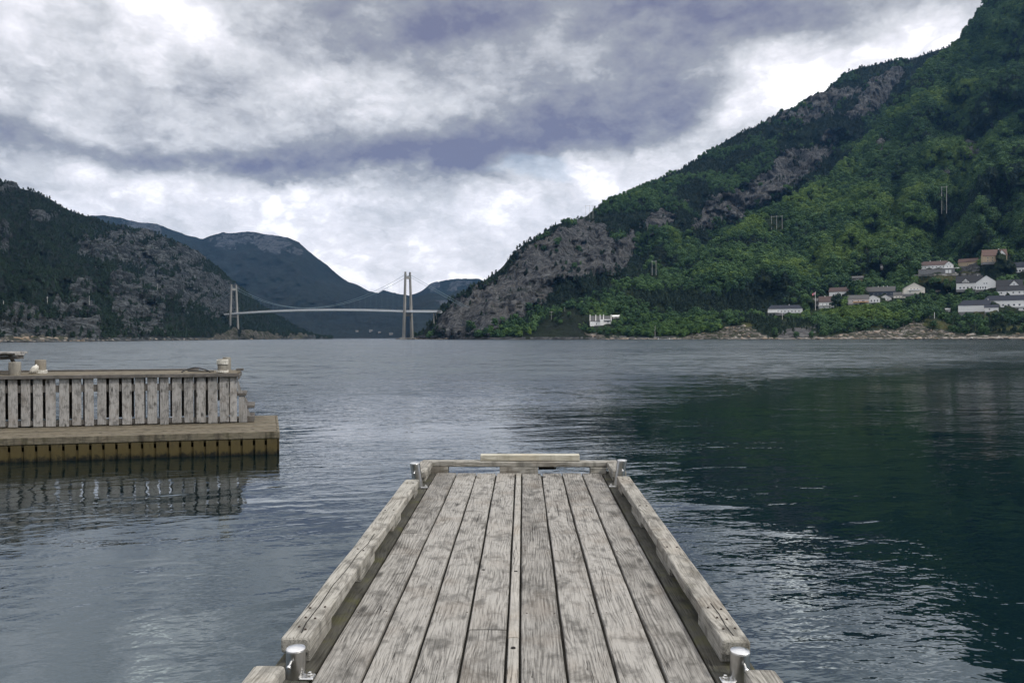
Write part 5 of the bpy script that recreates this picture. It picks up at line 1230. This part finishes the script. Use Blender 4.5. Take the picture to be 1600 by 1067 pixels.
# ------------------------------------------------------------------ suspension bridge
YL, YR_ = 1390., 1130.
TL = Vector((ray(365.5, 500)[0] * YL, YL, 0)); TR = Vector((ray(637.3, 500)[0] * YR_, YR_, 0))
ax = (TR - TL).normalized(); nn = Vector((-ax.y, ax.x, 0)); span = (TR - TL).length
br_ = empty('suspension_bridge', tuple((TL + TR) / 2), label='grey suspension bridge with two tall twin-leg towers crossing the fjord', cat='bridge'); C0 = (TL + TR) / 2
Lc = lambda p: tuple(Vector(p) - C0)
def dz_(s_):    # deck height along the bridge, s_ from the left tower
    q = s_ / span; return 51.5 + 14.5 * q * (1 - q) * 1.25 - 6.0 * q if 0 <= q <= 1 else (51.5 + s_ * .045 if q < 0 else 45.5 - (s_ - span) * .028)
ZTOP = 105.
for base, zb in ((TL, 1.0), (TR, 0.0)):
    mb = MB()
    for sg in (-1, 1):
        for (z0, z1) in ((zb - 3, 50), (50, ZTOP)):
            def sec(z):
                q = (z + 3) / (ZTOP + 3); off_ = 9.6 - 4.4 * q; hx, hy = 2.0 - .8 * q, 1.9 - .6 * q
                c = base + nn * (sg * off_); return [c + ax * (a * hx) + nn * (b_ * hy) + Vector((0, 0, z)) for a, b_ in ((-1, -1), (1, -1), (1, 1), (-1, 1))]
            A, B = sec(z0), sec(z1); mb.add([Lc(v) for v in A + B], [(0, 1, 5, 4), (1, 2, 6, 5), (2, 3, 7, 6), (3, 0, 4, 7), (3, 2, 1, 0), (4, 5, 6, 7)])
        A = [base + nn * (sg * 5.2) + ax * a + nn * b_ + Vector((0, 0, z)) for z in (ZTOP, ZTOP + 2.2) for a, b_ in ((-1.2, -1.0), (1.2, -1.0), (1.2, 1.0), (-1.2, 1.0))]
        mb.add([Lc(v) for v in A], [(0, 1, 5, 4), (1, 2, 6, 5), (2, 3, 7, 6), (3, 0, 4, 7), (4, 5, 6, 7)])
    tw = mb.build('tower', M_conc, br_)
    for z0, z1, off_ in ((ZTOP - 9, ZTOP - 4.5, 5.0), (dz_(0 if base is TL else span) - 8.5, dz_(0 if base is TL else span) - 3.5, 7.0)):
        A = [base + nn * (b_ * off_) + ax * a + Vector((0, 0, z)) for z in (z0, z1) for a, b_ in ((-1.1, -1), (1.1, -1), (1.1, 1), (-1.1, 1))]
        mb = MB(); mb.add([Lc(v) for v in A], [(0, 1, 5, 4), (1, 2, 6, 5), (2, 3, 7, 6), (3, 0, 4, 7), (3, 2, 1, 0), (4, 5, 6, 7)]); mb.build('crossbeam', M_conc, tw)
    mb = MB()
    for sg in (-1, 1):
        c = base + nn * (sg * 9.7); mb.box(*[q for q in (c.x - C0.x - 5, c.x - C0.x + 5, c.y - C0.y - 5, c.y - C0.y + 5)], -3, 3.0, rnd=False)
    mb.build('pier_base', M_conc, tw)
mb = MB(); N = 70; s0, s1 = -34., span + 66.; vs = []; fs = []
for i in range(N + 1):
    s_ = s0 + (s1 - s0) * i / N; c = TL + ax * s_; z = dz_(s_)
    for b_, h_ in ((-6.2, 0), (-6.3, -1.9), (-2.5, -3.0), (2.5, -3.0), (6.3, -1.9), (6.2, 0)): vs.append(Lc(c + nn * b_ + Vector((0, 0, z + h_))))
    if i: fs += [((i - 1) * 6 + j, (i - 1) * 6 + (j + 1) % 6, i * 6 + (j + 1) % 6, i * 6 + j) for j in range(6)]
mb.add(vs, fs); dk = mb.build('bridge_deck', M_deckc, br_)
for sg in (-1, 1):
    mb = MB(); pts = [Lc(TL + ax * (s0 + (s1 - s0) * i / N) + nn * (6.0 * sg) + Vector((0, 0, dz_(s0 + (s1 - s0) * i / N) + 1.0))) for i in range(N + 1)]
    mb.path(pts, .12, 4); mb.build('parapet', M_rail, dk)
def cab(s_):
    q = s_ / span; zt = ZTOP - 2; zm = dz_(span / 2) + 3.0
    if 0 <= q <= 1: return zm + (zt - zm) * (2 * q - 1) ** 2
    return zt + (s_ * .50 if q < 0 else -(s_ - span) * .47)
for sg in (-1, 1):
    mb = MB(); pts = [Lc(TL + ax * s_ + nn * (5.4 * sg) + Vector((0, 0, cab(s_)))) for s_ in list(np.linspace(-90, 0, 8)) + list(np.linspace(0, span, 50))[1:] + list(np.linspace(span, span + 118, 8))[1:]]
    mb.path(pts, .24, 8); cb_ = mb.build('main_cable', M_cable, br_)
    for i in range(1, 36):
        s_ = span * i / 36; mb = MB(); p = TL + ax * s_ + nn * (5.4 * sg); mb.tube(Lc(p + Vector((0, 0, dz_(s_)))), Lc(p + Vector((0, 0, cab(s_)))), .03, .03, 4, caps=False); mb.build('hanger', M_cable, cb_)
c = TL + ax * (span + 57); mb = MB()
for b_ in (-3.2, 3.2): p = c + nn * b_; mb.tube(Lc(p + Vector((0, 0, -3))), Lc(p + Vector((0, 0, dz_(span + 57) - 2.6))), .95, .9, 10)
mb.build('approach_pier', M_conc, br_)

# ------------------------------------------------------------------ forest
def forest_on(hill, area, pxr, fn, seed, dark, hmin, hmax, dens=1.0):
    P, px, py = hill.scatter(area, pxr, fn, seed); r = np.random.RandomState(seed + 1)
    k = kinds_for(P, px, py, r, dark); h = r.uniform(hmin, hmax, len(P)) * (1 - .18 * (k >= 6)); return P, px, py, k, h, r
def keep_common(P, px, py, rk, tn, g, r): return (r.rand(len(P)) > np.clip(rk * 1.35 - .12, 0, .985)) & (r.rand(len(P)) > g * .96) & (tn < .3) & (P[:, 2] > 1.5)
P, px, py, k, h, r = forest_on(near, 23, (690, 1660), keep_common, 5, .02, 5.5, 12.0)
low = sstep(P[:, 2], 60, 8); h = h * (1 - .25 * low)
ok = clear(P, px, py, h) & (P[:, 2] > 2.2); P, px, py, k, h = P[ok], px[ok], py[ok], k[ok], h[ok]
vis = (px > 700) & (px < 1598) & (py > 380)
order = np.argsort(np.where(vis, P[:, 1] / h, 1e9)); own = order[:300]; rest = np.ones(len(P), bool); rest[own] = False
def tree_label(kk): return {'A': 'light green leafy tree in the belt between the shore rocks and the village slope', 'B': 'mid green leafy tree in the belt between the shore rocks and the village slope', 'C': 'dark conifer in the belt between the shore rocks and the village slope'}[kk]
for q in own:
    kk = int(k[q]); fam = 'A' if kk < 3 else 'B' if kk < 6 else 'C'
    o = bpy.data.objects.new('leafy_tree' if fam != 'C' else 'conifer', None); o.empty_display_size = .5; link(o)
    tag(o, tree_label(fam), 'tree', {'A': 'light green trees near the right shore', 'B': 'mid green trees near the right shore', 'C': 'dark conifers near the right shore'}[fam])
    hh = float(h[q]); wv_ = r.uniform(.95, 1.3) if fam != 'C' else r.uniform(.9, 1.1); o.location = [float(v) for v in P[q]]; o.rotation_euler = (0, 0, r.uniform(0, 6.28)); o.scale = (hh * wv_, hh * wv_, hh)
    c = link(bpy.data.objects.new('crown', CROWN[kk]), o); t__ = link(bpy.data.objects.new('trunk', TRUNK[q % 3]), o)
# round dark tree beside the small brown-roofed house
G_ = near.at(1307, 482); tt = empty('round_tree', W(1307, 484, G_[1] - 12), label='round dark evergreen tree right in front of the brown-roofed houses', cat='tree')
hh = 26 * G_[1] / F; tt.scale = (hh * .95, hh * .95, hh); link(bpy.data.objects.new('crown', CROWN[6]), tt).scale = (1.4, 1.4, 1.0)
import copy as _c
cm2 = crown_mesh('crown', M_leafC, 'broad', 991); cr_o = tt.children[0]; cr_o.data = cm2.data; cr_o.scale = (1, 1, 1); link(bpy.data.objects.new('trunk', TRUNK[0]), tt)
P, k, h = P[rest], k[rest], h[rest]
def gather(P, k, h, r, name, label):
    n = len(P); wv_ = np.where(k < 6, r.uniform(.95, 1.35, n), r.uniform(.85, 1.15, n))
    gn_scatter(name, P - np.stack([0 * h, 0 * h, h * .12], -1), k, np.stack([r.uniform(-.08, .08, n), r.uniform(-.08, .08, n), r.uniform(0, 6.28, n)], -1), np.stack([h * wv_, h * wv_, h], -1), pcoll, label, 'forest')
gather(P, k, h, r, 'slope_forest', 'dense green forest covering the slope above and around the village')
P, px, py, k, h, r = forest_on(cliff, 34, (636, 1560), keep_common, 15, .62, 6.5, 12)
behind = py > interp(px, [(690, 540), (760, 530), (850, 505), (900, 485), (1000, 450), (1100, 405), (1200, 340), (1300, 285), (1400, 170), (1500, 75), (1560, -20)]) + 12
ok = clear(P, px, py, h) & ~behind; P, k, h = P[ok], k[ok], h[ok]; gather(P, k, h, r, 'cliff_forest', 'dark pine forest clinging to the cliff mountain, partly darkened for cloud shade')
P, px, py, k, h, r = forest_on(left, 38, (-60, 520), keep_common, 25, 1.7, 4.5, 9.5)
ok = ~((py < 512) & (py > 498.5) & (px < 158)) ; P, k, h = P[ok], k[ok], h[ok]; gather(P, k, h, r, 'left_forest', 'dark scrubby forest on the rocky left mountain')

# ------------------------------------------------------------------ shore rocks
rcoll = bpy.data.collections.new('rock_kinds')
def rock_mat(name, a, b_, c_):
    m, t, b = newmat(name); pos = t.node('ShaderNodeNewGeometry').outputs['Position']; z = t.sep(pos)[2]
    n = t.noise(pos, .5, 5, .65); c = t.mix(t.ramp(n, .35, .65), a, b_); c = t.mix(t.ramp(t.noise(pos, .09, 3), .45, .65), c, c_)
    c = t.mix(t.ramp(z, .35, .9, 1, 0), c, (.02, .018, .015)); t.l.new(c, b.inputs['Base Color']); b.inputs['Roughness'].default_value = .9; bump(t, b, n, 1.0, .6); return m
M_rock = rock_mat('shore_rock', (.11, .105, .095), (.31, .285, .25), (.24, .18, .125))
for i in range(5):
    mb = MB(); v0, f0 = ICO2; rs = np.random.RandomState(50 + i); n_ = fbm(v0[:, 0] * 1.6 + i * 9, v0[:, 1] * 1.6 + v0[:, 2] * 2.1, 4, i)
    v = v0 * (1 + n_[:, None] * .9) * np.array([1, .8, .5]); v = np.where(np.abs(v) > .62, np.sign(v) * (.62 + (np.abs(v) - .62) * .4), v); mb.add(v, f0); o = mb.build('rock_%d' % i, M_rock); sc.collection.objects.unlink(o); rcoll.objects.link(o)
RP = []; RS = []
for hill, lo, hi, n_, smin, smax in ((near, 700, 1700, 900, .8, 3.2), (cliff, 645, 700, 90, 1, 3.5), (left, -60, 500, 260, .6, 2.2)):
    qs = nr.uniform(lo, hi, n_)
    for q in qs:
        c = int(np.clip(np.searchsorted(hill.xs, q), 1, len(hill.xs) - 1)); kk = nr.choice([0, 1, 1, 2, 3, 4, 6], p=[.3, .2, .15, .15, .1, .06, .04]); V = hill.vis[kk, c]
        if V[2] > 9: continue
        if hill is near and fbm(q * .02, 3, 3, 9) < -.12 and nr.rand() < .75: continue
        RP.append([ray(q, 520)[0] * V[1], V[1] - nr.uniform(0, 3), max(0, V[2]) + nr.uniform(-.5, .2)]); sz = nr.uniform(smin, smax) * nr.uniform(.6, 1.3); RS.append([sz * nr.uniform(.8, 2.2), sz, sz * nr.uniform(.5, 1.1)])
for base, w__ in ((TR, 16), (TL, 22)):
    for _ in range(70): RP.append([base.x + nr.normal() * w__ * .7 + 4, base.y + nr.uniform(-6, 14), nr.uniform(-1, 1.5)]); sz = nr.uniform(1.5, 4.5); RS.append([sz * 1.5, sz, sz * .7])
Pt, _a, _b = near.scatter(20, (700, 1660), lambda P, px, py, rk, tn, g, r: (tn > .45) & (r.rand(len(P)) < .8), 77)
for p in Pt: RP.append([p[0], p[1], p[2] - .4]); sz = abs(nr.normal()) * 1.0 + .5; RS.append([sz * nr.uniform(1, 2.6), sz, sz * nr.uniform(.5, 1.0)])
RP = np.array(RP); RS = np.array(RS); n = len(RP)
gn_scatter('shore_rocks', RP, nr.randint(0, 5, n), np.stack([nr.uniform(-.3, .3, n), nr.uniform(-.3, .3, n), nr.uniform(0, 6.28, n)], -1), RS, rcoll, 'pale tan and grey rocks along the waterline of both shores', 'rocks')

# ------------------------------------------------------------------ air
mb = MB(); mb.box(-9800, 9800, -3400, 7200, -8, 1300, rnd=False)
m = bpy.data.materials.new('haze_air'); m.use_nodes = True; t = NT(m.node_tree); t.n.clear(); out = t.node('ShaderNodeOutputMaterial'); pv = t.node('ShaderNodeVolumePrincipled')
pv.inputs['Color'].default_value = (.22, .52, 1.0, 1); pv.inputs['Density'].default_value = 0.000032; pv.inputs['Anisotropy'].default_value = 0.2
t.l.new(pv.outputs[0], out.inputs['Volume'])
hz = tag(mb.build('haze', m), 'thin bluish air filling the fjord', 'haze', kind='stuff')
